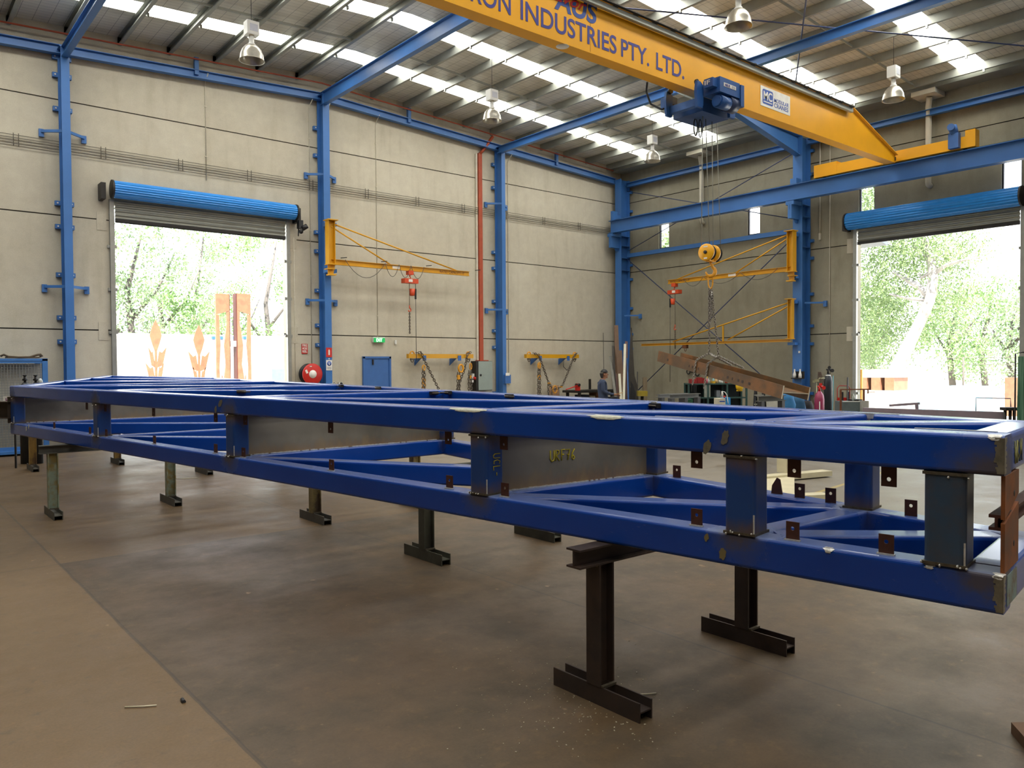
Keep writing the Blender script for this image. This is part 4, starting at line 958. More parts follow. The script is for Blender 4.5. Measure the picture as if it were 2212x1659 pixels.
for px in (117, 194, 229, 333, 465, 525, 715, 970, 1090, 1505, 1713, 1916):
    s = s_at(px, .05); part('bolt_cleat', cleat_mesh(fp(s, .05, CHt)), M_cleat, chord['lower_chord', 'f'])
    part('cleat_weld', MB().box(fp(s, .045, CHt+.003), (.07, .02, .006), (E1, E2, Z_)), M_weldb, chord['lower_chord', 'f'])
for px in (188, 228, 332, 466, 530, 714, 968, 1088, 1505, 1716, 1921):
    s = s_at(px, .05); part('bolt_cleat', cleat_mesh(fp(s, .05, HT-CHt), up=False), M_cleat, chord['upper_chord', 'f'])
for px in (1462, 1728, 1795, 1969):
    s = s_at(px, tb(0)-.02, .262); part('bolt_cleat', cleat_mesh(fp(s, tb(s)-.02, CHt)), M_cleat, chord['lower_chord', 'b'])
m = MB(); s = s_at(1678, tb(0)-.02, .262); m.prism([(-.035, 0), (.035, 0), (.03, .05), (.0, .1), (-.02, .09)], fp(s, tb(s)-.02, CHt), E1, Z_, .01); part('lifting_ear', m, M_cleat, chord['lower_chord', 'b'])
# welded lug handles on inner faces
def on_member(px, py, a, b, lvl):
    p, q = fp(a[0], a[1], lvl, a[2]), fp(b[0], b[1], lvl, b[2]); d = (q-p); d.z = 0; d.normalize(); n = V((d.y, -d.x, 0)); n = n if n.dot(_f) < 0 else -n
    o = p+n*(CWd/2); r = ray(px, py); k = (o-CAM).dot(n)/r.dot(n); return CAM+r*k, d if d.dot(_r) > 0 else -d, n
for px, py, mem, flip in ((523, 846, (Fn[4], Bn[3]), 1), (740, 833.5, (Bn[4], Bn[3]), -1), (935, 849, (Fn[3], Bn[3]), 1), (972, 848, (Bn[3], Bn[2]), -1), (1104, 855.5, (Bn[3], Bn[2]), 1), (1418, 876, (Bn[2], Bn[1]), -1), (820, 838, (Bn[4], Bn[3]), 1)):
    c, d, n = on_member(px, py, mem[0], mem[1], TOP)
    m = MB(); m.box(c+n*.02, (.09, .04, .035), (d, n, Z_)); lg = part('welded_lug', m, M_dark, fr)
    part('lug_rod', MB().cyl(c+n*.045-d*.04*flip, c+n*.045+d*.12*flip, .006, 8), M_chain, lg)
# scrapes, filler and bare metal on the front chord faces
def blob(px, py, rx, ry, lvl, seed, ang=0., off=.0012):
    rr = random.Random(seed); rot = lambda x, y: (x*math.cos(ang)-y*math.sin(ang), x*math.sin(ang)+y*math.cos(ang)); pts = []
    for j in range(18):
        a = 2*PI*j/18; k = rr.uniform(.75, 1.1); x, y = rot(rx*k*math.cos(a), ry*k*math.sin(a)); r_ = ray(px+x, py+y)
        o = fp(0, -off, lvl); k2 = (o-CAM).dot(E2)/r_.dot(E2); pts.append(CAM+r_*k2)
    m = MB(); m.quadloft([pts, [p-E2*.0015 for p in pts]]); return m
for k, (px, py, rx, ry, ang, mt, c) in enumerate(((1527, 966, 8, 17, .25, M_scr, 'upper_chord'), (1566, 945, 8, 18, .25, M_scr, 'upper_chord'), (1526, 1161, 5, 9, .05, mk('bare_primer', '7f6f45', .6), 'lower_chord'), (1561, 1197, 8, 14, .05, mk('bare_primer', '7f6f45', .6), 'lower_chord'), (476, 871, 4, 9, .2, M_scr, 'upper_chord'), (466, 884, 2.5, 8, .1, M_scr, 'upper_chord'), (57, 926, 1.2, 6, 0, M_fill, 'lower_chord'), (62, 922, 1.2, 6, 0, M_fill, 'lower_chord'))):
    part('paint_scrape', blob(px, py, rx, ry, LOW, k, ang), mt, chord[c, 'f'])
def edge_patch(px, w, seed, mt, lvl, ch):
    rr = random.Random(seed); m = MB(); s0 = s_at(px, 0.0)
    rows = []
    for k in range(9):
        a = math.radians(-5+14*k); ww = w*(.35+.65*math.sin(PI*(k+.5)/9))*rr.uniform(.75, 1.1)
        pts = []
        for j in range(9):
            s = s0-ww+2*ww*j/8+rr.uniform(-.008, .008); rd = .0195+rr.uniform(0, .0012)
            pts.append(fp(s, .018-rd*math.cos(a), lvl-.018+rd*math.sin(a)))
        rows.append(pts)
    m.quadloft(rows, closed=False, cap=False)
    part('filler_smear', m, mt, chord[ch, 'f'])
edge_patch(1010, .16, 3, M_fill, HT, 'upper_chord'); edge_patch(1308, .12, 4, M_fill, HT, 'upper_chord'); edge_patch(2150, .03, 5, M_weldb, HT, 'upper_chord'); edge_patch(1790, .02, 6, M_weldb, CHt, 'lower_chord'); edge_patch(2010, .02, 8, M_weldb, CHt, 'lower_chord'); edge_patch(2160, .02, 9, M_weldb, CHt, 'lower_chord')
m = MB()
for s, t_ in ((.86, 0), (2.46, 0)):
    c = fp(s-.06, tb(s-.06)-.075, HT-.01); m.box(c, (.06, .02, .03), (E1, E2, Z_)); m.box(c-Z_*.05, (.03, .012, .09), (E1, E2, Z_))
part('weld_patch', m, M_weldb, chord['upper_chord', 'b'])
# pale gusset strips on the top surface at the nodes
m = MB()
for s, t_, L_, w_, dr in ((1.35, .145, .5, .012, E1), (.2, .16, .3, .014, E1), (.8, tb(.8)-.06, .3, .02, E1), (1.1, tb(1.1)-.03, .25, .015, E1), (.02, tb(0)-.1, .12, .02, E2)):
    m.box(fp(s, t_, HT+.0015), (L_, w_, .003), (dr, dr.cross(Z_), Z_))
part('ground_weld_strip', m, M_weldb, fr)
# rusty splice plates at the near end
M_bare = mk('bare_ground_steel', '847c69', .4, .4, var=.25, scale=30)
for lvl, ch in ((LOW, 'lower_chord'), (TOP, 'upper_chord')):
    m = MB(); rr = random.Random(3)
    for k in range(16): z = lvl-CHt/2+.014+k*.0085; wd = rr.uniform(.02, .034); m.box(fp(wd/2, -.0008, z), (wd, .0016, .009), (E1, E2, Z_)); wd = rr.uniform(.02, .05); m.box(fp(-.0008, wd/2, z), (.0016, wd, .009), (E1, E2, Z_))
    part('ground_corner', m, M_bare, chord[ch, 'f'])
part('bare_patch', MB().box(fp(-.0009, .17, LOW), (.0016, .2, .12), (E1, E2, Z_)), mk('blued_steel', '7f9a98', .4, .3, var=.2, scale=14, hex2='6d6753', cut=(.45, .6)), chord['lower_chord', 'f'])
M_splice = mk('splice_rust', '8a4d20', .6, var=.25, scale=12, hex2='6b4a36')
for z0, z1, cut in ((.36, HT-CHt, -1), (CHt, .345, 1)):
    m = MB(); a = .3 if cut < 0 else .3
    pl_ = [(.085, z0+(.05 if cut < 0 else 0)), (a, z0-.0), (a, z1), (.085, z1-(.0 if cut < 0 else .045))] if False else [(.02, z0), (a, z0+(.07 if cut < 0 else .0)), (a, z1+(.0 if cut < 0 else .05)), (.02, z1)]
    m.prism(pl_, fp(-.001, .0, 0), E2, Z_, -.014)
    o = part('splice_plate', m, M_splice, fr)
    part('bolt_hole', MB().lathe([(0, 0), (.012, 0), (.012, .001)], fp(-.0165, .11, (z0+z1)/2+.01), E1, 10), M_black, o)
part('splice_stub', MB().ibeam(fp(.03, .03, .345), fp(.03, tb(0), .345), .06, .05, .012, .01), M_cleat, fr)
# far-left splice stub with flanges
s5 = Fn[5][0]
m = MB(); m.ibeam(fp(s5+.08, .05, HT/2), fp(s5+.55, -.25, HT/2), .24, .22, .012, .01); part('splice_stub', m, M_mill, fr)
m = MB(); m.box(fp(s5+.09, .05, HT/2), (.012, .16, HT-2*CHt), (E1, E2, Z_)); m.box(fp(s5+.55, -.25, HT/2), (.014, .26, .26), (E1, E2, Z_)); part('splice_plate', m, M_mill, fr)
# chalk marks (hand-lettered strokes)
ST = {'U': [[(0, 1), (0, .25), (.2, 0), (.45, .05), (.55, .3), (.55, 1)]], 'R': [[(0, 0), (.05, 1), (.45, .95), (.5, .7), (.1, .5), (.55, 0)]], 'F': [[(.1, 0), (.1, 1), (.6, 1)], [(.1, .55), (.45, .55)]],
      '7': [[(0, .95), (.55, 1), (.25, 0)], [(.15, .5), (.5, .5)]], '6': [[(.5, 1), (.15, .6), (.05, .2), (.3, 0), (.5, .2), (.3, .4), (.08, .25)]], 'C': [[(.5, .9), (.2, 1), (0, .6), (.1, .1), (.5, .1)]],
      'L': [[(0, 1), (0, 0), (.5, .05)]], 'W': [[(0, 1), (.12, 0), (.28, .7), (.45, 0), (.6, 1)]], 'B': [[(0, 0), (0, 1), (.4, .85), (.05, .5), (.45, .25), (0, 0)]], 'M': [[(0, 0), (.05, 1), (.3, .3), (.55, 1), (.6, 0)]],
      '1': [[(.2, 1), (.2, 0)]], '2': [[(0, .8), (.25, 1), (.5, .75), (0, 0), (.55, .05)]], '4': [[(.4, 0), (.4, 1), (0, .35), (.6, .35)]], '-': [[(0, .5), (.4, .5)]]}
def chalk(s, o, u, w, h, nrm, parent, r=.0022, mat=None, gap=.78):
    m = MB(); x = 0
    for ch in s:
        for stroke in ST[ch]: m.tube([V(o)+u*((x+a)*h*.8)+w*(b*h)+nrm*.001 for a, b in stroke], r, 5)
        x += gap
    part('marker_lettering', m, mat or M_chalk, parent)
_, p, q, d = XB['lower', 'a', 2]; sd = d.cross(Z_); sd = sd if sd.dot(_f) < 0 else -sd; dd = d if d.dot(_r) > 0 else -d
c, _, _ = on_member(1131, 992, Fn[2], Bn[2], LOW+.2)
lw = (c-p).dot(d)
chalk('URF76', p+d*.5+sd*.008+Z_*(CHt/2+.16), dd, Z_, .072, sd, webs[2], .0045)
chalk('UCL-', fp(Fn[2][0]-.076, .075-.02, HT-CHt-.12), -Z_, E2*-1 if False else E2, .06, -E1, posts['f', 2], .003, gap=.8)
chalk('WBM', fp(-.001, .2, HT-CHt+.03), E2, Z_, .09, -E1, XB['upper', 'a', 0][0], .002, mk('marker_faint', '9a945a', .7))
_, p, q, d = XB['lower', 'b', 3]; sd = d.cross(Z_); sd = sd if sd.dot(_f) < 0 else -sd; dd = d if d.dot(_r) > 0 else -d
chalk('UFM124', p+d*.75+sd*.0755-Z_*.03, dd, Z_, .045, sd, XB['lower', 'b', 3][0], .0018, mk('marker_faint', '9a945a', .7))
# ================================================================ TRESTLE STANDS
M_st = [mk('stand_dark', '3b302a', .55, .2, var=.2, hex2='4a382c'), mk('stand_olive', '4d4c3e', .55, .15, var=.2, hex2='3a362c'), mk('stand_tan', '8b7a4c', .6, var=.2, hex2='5a4a38', cut=(.5, .6)), mk('stand_pale', '8f9a86', .6, var=.2, scale=9, hex2='8a7640', cut=(.45, .6)), mk('stand_yellow', '9a7a3c', .6, var=.2, hex2='6a5034', cut=(.5, .62)), mk('stand_steel', '57544b', .55, .2, var=.2)]
for k, (xa, xb, y, h0, h1, mi, mp, lab) in enumerate((
    (3.0, 4.36, 2.87, 2.8, 4.75, 0, 0, 'dark brown trestle stand under the near end of the blue frame'),
    (4.0, 5.38, 6.05, 3.85, 5.5, 1, 1, 'olive grey trestle stand, second from the near end of the frame'),
    (4.02, 5.4, 8.42, 3.85, 5.55, 5, 2, 'trestle stand with tan post under the middle of the frame'),
    (1.74, 3.10, 10.8, 1.6, 4.2, 5, 3, 'trestle stand with flaking pale blue posts at the left'),
    (4.42, 5.8, 13.5, 3.0, 5.95, 5, 2, 'trestle stand mostly hidden behind the middle of the frame'),
    (2.27, 3.64, 15.97, 2.1, 5.4, 5, 4, 'yellowish trestle stand under the far left end of the frame'))):
    s = ((V((2.5, y, 0))-N0).dot(E1)); zt = ZB+TILT*s+(.028 if k == 5 else 0)
    t = thing('trestle_stand', lab, 'trestle', ((xa+xb)/2, y, 0), 'steel trestle stands')
    part('header', MB().ibeam((h0, y, zt-.05), (h1, y, zt-.05), .1, .1, .01, .008), M_st[mi], t)
    for x in (xa, xb):
        part('leg', MB().ibeam((x, y, .1), (x, y, zt-.1), .11, .1, .01, .008, up=(1, 0, 0)), M_st[mp], t)
        m = MB(); m.ibeam((x, y-.315, .05), (x, y+.315, .05), .1, .1, .009, .008, up=(1, 0, 0)); part('foot', m, M_st[mi], t)
    m = MB()
    for x in (xa, xb): m.box((x, y-.06, .104), (.1, .02, .012)); m.box((x-.05, y, zt-.104), (.02, .08, .012))
    part('weld_bead', m, M_weld, t)
# ================================================================ PERSON
M_skin = mk('skin', '9a6a4e', .55, var=.06); M_hair = mk('hair_black', '14110f', .6); M_shirt = mk('work_shirt_navy', '343f56', .8, var=.12, scale=20); M_trous = mk('work_trousers_navy', '2e3547', .8, var=.12, scale=20); M_boot = mk('boot_dark', '1b1714', .6)
def skinned(name, chains, mat, parent, sub=2, root=0):
    vs = []; es = []; rad = []; idx = {}
    for ch in chains:
        prev = None
        for p, r in ch:
            k = tuple(round(c, 4) for c in p)
            if k not in idx: idx[k] = len(vs); vs.append(p); rad.append(r)
            if prev is not None and prev != idx[k]: es.append((prev, idx[k]))
            prev = idx[k]
    me = bpy.data.meshes.new(name); me.from_pydata(vs, es, []); o = bpy.data.objects.new(name, me); COL.objects.link(o)
    md = o.modifiers.new('skin', 'SKIN'); md.use_smooth_shade = True
    for i, sv in enumerate(me.skin_vertices[0].data): sv.radius = rad[i] if isinstance(rad[i], tuple) else (rad[i], rad[i]); sv.use_root = (i == root)
    o.modifiers.new('sub', 'SUBSURF').levels = sub; o.modifiers['sub'].render_levels = sub
    dg = bpy.context.evaluated_depsgraph_get(); ev = o.evaluated_get(dg); m2 = bpy.data.meshes.new_from_object(ev)
    o.modifiers.clear(); o.data = m2; m2.materials.clear(); m2.materials.append(mat)
    for p in m2.polygons: p.use_smooth = True
    if parent is not None: o.parent = parent; BASE[o] = BASE[parent]
    return o
pr_ = thing('person', 'dark-haired worker in navy workwear standing side-on by the bench, holding a small tool', 'person', (0, 0, 0))
S = .945
def P3(x, y, z): return (x*S, y*S, z*S)
def fingers(w, d):
    out = []
    for k, (dy, l) in enumerate(((-.028, .07), (-.01, .078), (.009, .073), (.027, .058))):
        b = V(w)+V((.07, dy, -.0)); out.append([(tuple(V(w)+V((.03, dy*.6, 0))), .014), (tuple(b), .009), (tuple(b+V((l*.5, 0, -.012))), .0085), (tuple(b+V((l*.75, 0, -.04))), .007)])
    out.append([(tuple(V(w)+V((.015, d*.02, 0))), .013), (tuple(V(w)+V((.05, d*.045, .015))), .0095), (tuple(V(w)+V((.09, d*.035, .012))), .008)])
    return out
hR = P3(.36, -.1, 1.02); hL = P3(.38, .08, 1.0)
sk = [[(P3(0, 0, .93), .085), (P3(-.01, 0, 1.1), .085), (P3(-.03, 0, 1.28), .095), (P3(-.02, 0, 1.42), .075), (P3(.005, 0, 1.49), .06), (P3(.04, 0, 1.54), .066), (P3(.05, 0, 1.62), .094), (P3(.045, 0, 1.68), .082)]]
for s, h in ((-1, hR), (1, hL)):
    sk.append([(P3(-.02, 0, 1.42), .075), (P3(-.03, s*.17, 1.4), .05), (P3(-.03, s*.21, 1.12), .04), (P3(.18, s*.16, 1.04), .034), (h, .026)])
    sk.append([(h, .026), (tuple(V(h)+V((.03, 0, 0))), .03)])
    sk += [[(tuple(V(h)+V((.03, 0, 0))), .03)]+f for f in fingers(h, -s)]
    sk.append([(P3(0, 0, .93), .085), (P3(.0, s*.09, .88), .07), (P3(.02, s*.1, .48), .055), (P3(-.01, s*.1, .09), .042), (P3(.02, s*.1, .045), .04), (P3(.15, s*.11, .035), .034)])
body = skinned('body', sk, M_skin, pr_)
cl = [[(P3(0, 0, .86), .15), (P3(0, 0, .93), .15), (P3(-.015, 0, 1.08), .15), (P3(-.035, 0, 1.28), .16), (P3(-.02, 0, 1.42), .115), (P3(.0, 0, 1.475), .074)]]
for s, h in ((-1, hR), (1, hL)):
    e = V(h)*.75+V(P3(.18, s*.16, 1.04))*.25
    cl.append([(P3(-.02, 0, 1.42), .11), (P3(-.03, s*.17, 1.4), .075), (P3(-.03, s*.21, 1.12), .057), (P3(.18, s*.16, 1.04), .046), (tuple(e), .034)])
part_ = skinned('shirt', cl, M_shirt, pr_)
cl = [[(P3(0, 0, .98), .13), (P3(0, 0, .9), .142), (P3(0, 0, .84), .13)]]
for s in (-1, 1): cl.append([(P3(0, 0, .9), .13), (P3(.0, s*.09, .85), .1), (P3(.02, s*.1, .48), .078), (P3(-.01, s*.1, .1), .062)])
skinned('trousers', cl, M_trous, pr_)
for s in (-1, 1): skinned('boot', [[(P3(-.03, s*.1, .13), .055), (P3(-.02, s*.1, .05), .048), (P3(.06, s*.105, .045), .048), (P3(.17, s*.11, .038), .04)]], M_boot, pr_, 1)
m = MB(); m.quadloft([[V(P3(.028, 0, 1.64))+V((.122*S*math.sin(a)*math.cos(b), .108*S*math.sin(a)*math.sin(b), .142*S*math.cos(a))) for b in [2*PI*j/16 for j in range(16)]] for a in (.02, .35, .7, 1.0, 1.2, 1.32)], sm=True)
m.quadloft([[V(P3(-.005, 0, z))+V((rx*S*math.cos(b), .1*S*math.sin(b), 0)) for b in [PI*.55+PI*.9*j/8 for j in range(9)]] for z, rx in ((1.66, .1), (1.6, .095), (1.54, .075), (1.51, .06))], closed=False, cap=False, sm=True)
part('hair', m, M_hair, pr_)
m = MB(); m.ball(P3(.143, 0, 1.61), .017, .013, .02, 8, 6); m.ball(P3(.13, 0, 1.555), .014, .022, .008, 8, 6); m.ball(P3(.11, 0, 1.53), .025, .03, .022, 8, 6); part('nose_and_mouth', m, M_skin, pr_)
m = MB()
for s in (-1, 1): m.ball(P3(.125, s*.032, 1.645), .009, .011, .007, 8, 6)
part('eye', m, M_hair, pr_)
m = MB()
for s in (-1, 1): m.ball(P3(.03, s*.085, 1.62), .022, .01, .033, 8, 6)
part('ear', m, M_skin, pr_)
part('pocket_rag', MB().bb(-.03, .03, -.155, -.145, .62, .82), M_white, pr_)
pt = MB(); pt.cyl(tuple(V(hR)+V((.03, .03, .02))), tuple(V(hR)+V((.2, .03, .05))), .009, 8)
pp = atD(1303, 800, 22.0); pr_.location = (pp.x, pp.y, 0); pr_.rotation_euler = (0, 0, math.atan2(_r.y, _r.x))
tl = solo('hand_tool', pt, mk('tool_wood', 'b58a4c', .5), 'small pale stick-like tool in the hand of the worker', 'tool', loc=(0, 0, 0)); tl.location = pr_.location; tl.rotation_euler = pr_.rotation_euler
# ================================================================ BENCH CORNER
t = thing('workbench', 'dark steel workbench behind the worker', 'workbench', (19.3, 18.9, 0))
part('top', MB().bb(18.45, 20.3, 18.65, 19.4, .86, .94), M_dark, t)
for x in (18.6, 20.2):
    for y in (18.72, 19.3): part('leg', MB().bb(x-.04, x+.04, y-.04, y+.04, 0, .86), M_dark, t)
part('shelf', MB().bb(18.6, 20.2, 18.72, 19.3, .3, .33), M_dark, t)
t = thing('bench_press', 'red lever press clamped on the left end of the workbench', 'press', (18.5, 18.75, .94))
part('frame', MB().bb(18.47, 18.6, 18.68, 18.8, .94, 1.12).bb(18.5, 18.57, 18.7, 18.78, 1.1, 1.18), M_red, t); part('lever', MB().cyl((18.5, 18.72, 1.1), (17.95, 18.7, .99), .018, 8), M_red, t); part('pivot', MB().cyl((18.53, 18.64, 1.13), (18.53, 18.82, 1.13), .05, 10), M_dark, t)
solo('board', MB().box((18.4, 19.75, .55), (.42, .03, 1.1)), mk('tan_board', 'b08a6c', .7), 'tan board leaning on the wall left of the workbench', 'board')
for k, (x0, x1, h, c, l) in enumerate(((18.85, 19.2, .55, '232838', 'dark blue crate under the workbench'), (19.55, 19.95, .62, '6e4322', 'brown carton under the right half of the workbench'), (19.25, 19.5, .5, 'a79e84', 'pale carton between two crates under the workbench'))):
    m = MB(); m.bb(x0, x1, 18.85, 19.2, .33, .33+h-.1); solo('crate' if k == 0 else 'carton', m, mk('box_%d' % k, c, .7), l, 'box')
solo('back_board', MB().box((19.95, 19.55, 1.05), (.1, .03, .5)), M_dark, 'narrow dark upright standing behind the worker', 'upright')
t = thing('drum_bin', 'small dark blue bin right of the worker', 'bin', (19.95, 17.9, 0)); p = atD(1321, 852, 22.3)
part('bin_body', MB().lathe([(.0, 0), (.16, 0), (.19, .8), (.19, .86), (.17, .86), (.15, .1), (0, .08)], (p.x, p.y, 0), Z_, 18), mk('bin_blue', '1d2c63', .5), t)
part('bin_rim', MB().lathe([(.185, .84), (.2, .84), (.2, .88), (.185, .88)], (p.x, p.y, 0), Z_, 18), M_black, t)
# ---- long stock leaning around the corner column
def leaner(name, px0, py0, D0, px1, D1, w, th, mat, lab, zb=0., ch=False, grp='leaning steel stock'):
    a = atD(px0, py0, D0); r = ray(px1, 860); b = CAM+r*D1; b.z = zb+.002
    d = (a-b).normalized(); n = V((-_f.x, -_f.y, 0)); n = (n-d*n.dot(d)).normalized()
    m = MB()
    if ch: m.chan(b, a, w, th*4, .008, up=tuple(d.cross(n)))
    else: m.ext([(-w/2, -th/2), (w/2, -th/2), (w/2, th/2), (-w/2, th/2)], b, a, tuple(n))
    zs = min(p[2] for p in m.v)
    if zs < 0: m.v = [(x, y, z-zs) for x, y, z in m.v]
    return solo(name, m, mat, lab, 'steel stock', grp)
M_brn = mk('stock_brown', '5b4026', .6, var=.15); M_dkst = mk('stock_dark', '3a352e', .55, .2, var=.15); M_pale = mk('stock_pale', 'c8c4ae', .5, var=.08); M_pur = mk('stock_purplish', '4c302a', .6, var=.1); M_blst = mk('stock_blue', '2f5f9c', .45)
leaner('steel_channel', 1331, 704, 26.6, 1338, 25.6, .14, .02, M_brn, 'tall brown channel leaning on the left face of the corner column', ch=True)
leaner('steel_plate', 1337, 757, 26.2, 1346, 25.3, .2, .015, M_brn, 'brown plate strip leaning in front of the corner column')
leaner('steel_plate', 1326, 748, 26.5, 1330, 25.6, .12, .015, M_dkst, 'dark narrow strip left of the brown channel')
leaner('steel_angle', 1318, 770, 26.6, 1337, 24.8, .08, .02, mk('stock_grey', '6a675c', .5, .2), 'grey bar leaning steeply in front of the channels')
leaner('square_tube', 1338, 808, 25.0, 1344, 24.6, .075, .05, M_pale, 'short pale square tube leaning near the corner column')
leaner('square_tube', 1350, 744, 25.4, 1346, 24.5, .075, .05, M_pale, 'tall pale square tube leaning near the corner column')
leaner('steel_flat', 1353, 738, 25.9, 1352, 24.7, .09, .02, M_pur, 'dark reddish flat bar beside the tall pale tube')
leaner('round_tube', 1354.5, 774, 25.4, 1358, 24.7, .035, .03, M_blst, 'thin blue tube standing right of the pale tubes')
leaner('steel_bar', 1331, 808, 25.5, 1337, 24.9, .05, .02, M_pur, 'short reddish bar behind the short pale tube')
leaner('steel_rod', 1303, 719, 26.2, 1306, 25.8, .018, .018, M_dkst, 'thin dark rod leaning on the wall behind the worker')
m = MB(); a = atD(1363, 708, 26.0); pts = [(1362.5, 708), (1365, 708), (1368, 770), (1371, 812), (1378, 838), (1382, 868), (1360, 868), (1358, 800)]
def outline(name, pts, D, th, mat, lab, cat, grp=None):
    q = [atD(x, y, D) for x, y in pts]; n = V((_f.x, _f.y, 0)).normalized()*th
    m = MB(); m.quadloft([[tuple(p) for p in q], [tuple(p+n) for p in q]])
    zs = min(p[2] for p in m.v)
    if zs < .3: m.v = [(x, y, max(z, 0) if z > .3 else 0) for x, y, z in m.v]
    return solo(name, m, mat, lab, cat, grp)
outline('offcut_plate', [(x, y if y < 868 else 905) for x, y in pts], 25.2, .012, M_dkst, 'tall tapering dark plate offcut right of the corner column', 'steel stock', 'leaning steel stock')
outline('offcut_plate', [(1362, 822), (1368, 832), (1373, 850), (1372, 868), (1366, 905), (1360, 905)], 24.6, .012, M_black, 'small black curved offcut at the foot of the tapering plate', 'steel stock', 'leaning steel stock')
leaner('steel_rod', 1362, 834, 24.9, 1371, 24.4, .025, .02, mk('stock_grey', '6a675c', .5), 'short grey rod leaning on the tapering plate')
leaner('timber_post', 1393, 816, 25.6, 1393, 25.4, .13, .1, mk('timber_brown', '6b5c44', .7), 'square brown post against the side wall behind the brace')
leaner('steel_bar', 1377, 803, 25.7, 1376, 25.3, .03, .02, M_dkst, 'thin dark bar left of the square brown post')
p = atD(1387, 842, 24.6)
t = thing('bench_grinder', 'pedestal grinder with yellow guard in the corner', 'grinder', (p.x, p.y, 0))
part('pedestal', MB().cyl((p.x, p.y, 0), (p.x, p.y, .8), .05, 10).bb(p.x-.15, p.x+.15, p.y-.15, p.y+.15, 0, .03), M_dark, t); part('guard', MB().box((p.x, p.y, .89), (.3, .3, .16), (V((_r.x, _r.y, 0)), V((_f.x, _f.y, 0)), Z_)), mk('guard_yellow', '8d7a1e', .5), t)
# ---- side wall bench area
def facebox(name, x0, y0, x1, y1, D, depth, mat, lab, cat, grp=None, zfloor=None, parent=None):
    """box whose front face spans the given image rectangle at distance D, standing along the side wall"""
    a = atD(x0, y1, D); b = atD(x1, y1, D); c = atD(x0, y0, D); u = V((b.x-a.x, b.y-a.y, 0)); w = u.length; u.normalize(); n = Z_.cross(u); n = n if n.dot(_f) > 0 else -n
    z0 = a.z if zfloor is None else zfloor; ce = (a+b)/2+n*(depth/2); ce.z = (z0+c.z)/2
    m = MB().box(ce, (w, depth, c.z-z0), (u, n, Z_))
    if parent is not None: return part(name, m, mat, parent)
    return solo(name, m, mat, lab, cat, grp)
D = 22.4
A = atD(1488, 826, D); B = atD(1613, 830, D); A.z = B.z = 1.25; u = (B-A); u.z = 0; LW = u.length; u.normalize(); nn = Z_.cross(u); nn = nn if nn.dot(_f) > 0 else -nn
t = thing('shelving_unit', 'dark green open shelving unit against the side wall', 'shelving', (A.x, A.y, 0))
for k in range(4): part('upright', MB().box(A+u*(LW*k/3)+nn*.02+Z_*(-.625), (.05, .04, 1.25), (u, nn, Z_)).box(A+u*(LW*k/3)+nn*.53+Z_*(-.625), (.05, .04, 1.25), (u, nn, Z_)), M_green, t)
for z in (1.23, .83, .42, .12): part('shelf', MB().box(A+u*(LW/2)+nn*.275+Z_*(z-1.25), (LW, .55, .035), (u, nn, Z_)), M_green, t)
part('back_panel', MB().box(A+u*(LW/2)+nn*.56+Z_*(-.6), (LW, .015, 1.15), (u, nn, Z_)), mk('shelf_back', '1c2422', .7), t)
def onshelf(name, x0, y0, x1, mat, lab, cat, grp=None, z=1.2475, dn=.08, dp=.25):
    D_ = D; a = atD(x0, y0, D_); b = atD(x1, y0, D_); w = (b-a).length; zt = max(a.z, z+.04); c = (a+b)/2+nn*(dn+dp/2); c.z = (z+zt)/2
    m = MB().box(c, (w, dp, zt-z), (u, nn, Z_)); return solo(name, m, mat, lab, cat, grp)
M_tred = mk('toolbox_red', '8f1b18', .45, var=.1)
onshelf('toolbox', 1493, 819, 1508, M_tred, 'red toolbox at the left end of the green shelving', 'toolbox'); onshelf('toolbox', 1508.5, 815.5, 1519, M_tred, 'taller red toolbox, second on the green shelving', 'toolbox'); onshelf('toolbox', 1519.5, 817, 1524, M_tred, 'narrow red tool case beside the two red toolboxes', 'toolbox')
def bottle(px, py, r, mat, lab, z=1.2475, dn=.15):
    a = atD(px, py, D); c = a+nn*dn; h = max(a.z-z, .09); c.z = z
    t = thing('bottle', lab, 'bottle', tuple(c), 'bottles and tins on the green shelving')
    part('bottle_body', MB().lathe([(0, 0), (r, 0), (r, h*.65), (r*.4, h*.8), (r*.4, h*.86)], c, Z_, 12), mat, t); part('bottle_cap', MB().lathe([(r*.5, h*.85), (r*.5, h), (0, h)], c, Z_, 10), M_white, t)
bottle(1529, 817, .045, mk('b_pink', 'c25a6a', .4), 'pinkish bottle right of the red toolboxes'); bottle(1533, 818, .04, mk('b_clear', 'a9b0a6', .3), 'pale spray bottle next to the pinkish bottle'); bottle(1544, 815, .035, mk('b_aqua', '8fb3ae', .3), 'pale aqua bottle in the middle of the shelving top'); bottle(1550, 817, .05, mk('b_ochre', 'b89a66', .4), 'ochre tin in the middle of the shelving top'); bottle(1560, 818.5, .06, mk('b_white', 'c7c6bb', .4), 'white tub on the shelving top'); bottle(1572, 819, .045, mk('b_red', 'c23c22', .4), 'red bottle on the shelving top under the steel beam')
onshelf('parts_tray', 1541, 823.5, 1547, mk('tray_yellow', 'c79b20', .5), 'small yellow tray on the shelving top', 'tray')
solo('yellow_level', MB().cyl(atD(1532, 826, D)+nn*.3, atD(1535.5, 806, D)+nn*.4, .02, 8), mk('tray_yellow', 'c79b20', .5), 'yellow rod standing on the shelving behind the bottles', 'rod')
onshelf('sheet_box', 1522, 831, 1535, mk('sheet_grey', '8f9488', .6), 'pale grey panel on the middle shelf', 'panel', z=.85, dn=.02, dp=.05)
onshelf('carton', 1550, 843.5, 1558, mk('sheet_grey2', '7d8186', .6), 'grey carton on the lower shelf behind the welder', 'box', z=.4375+.4, dn=.1)
a = atD(1596, 834, D)-nn*.06
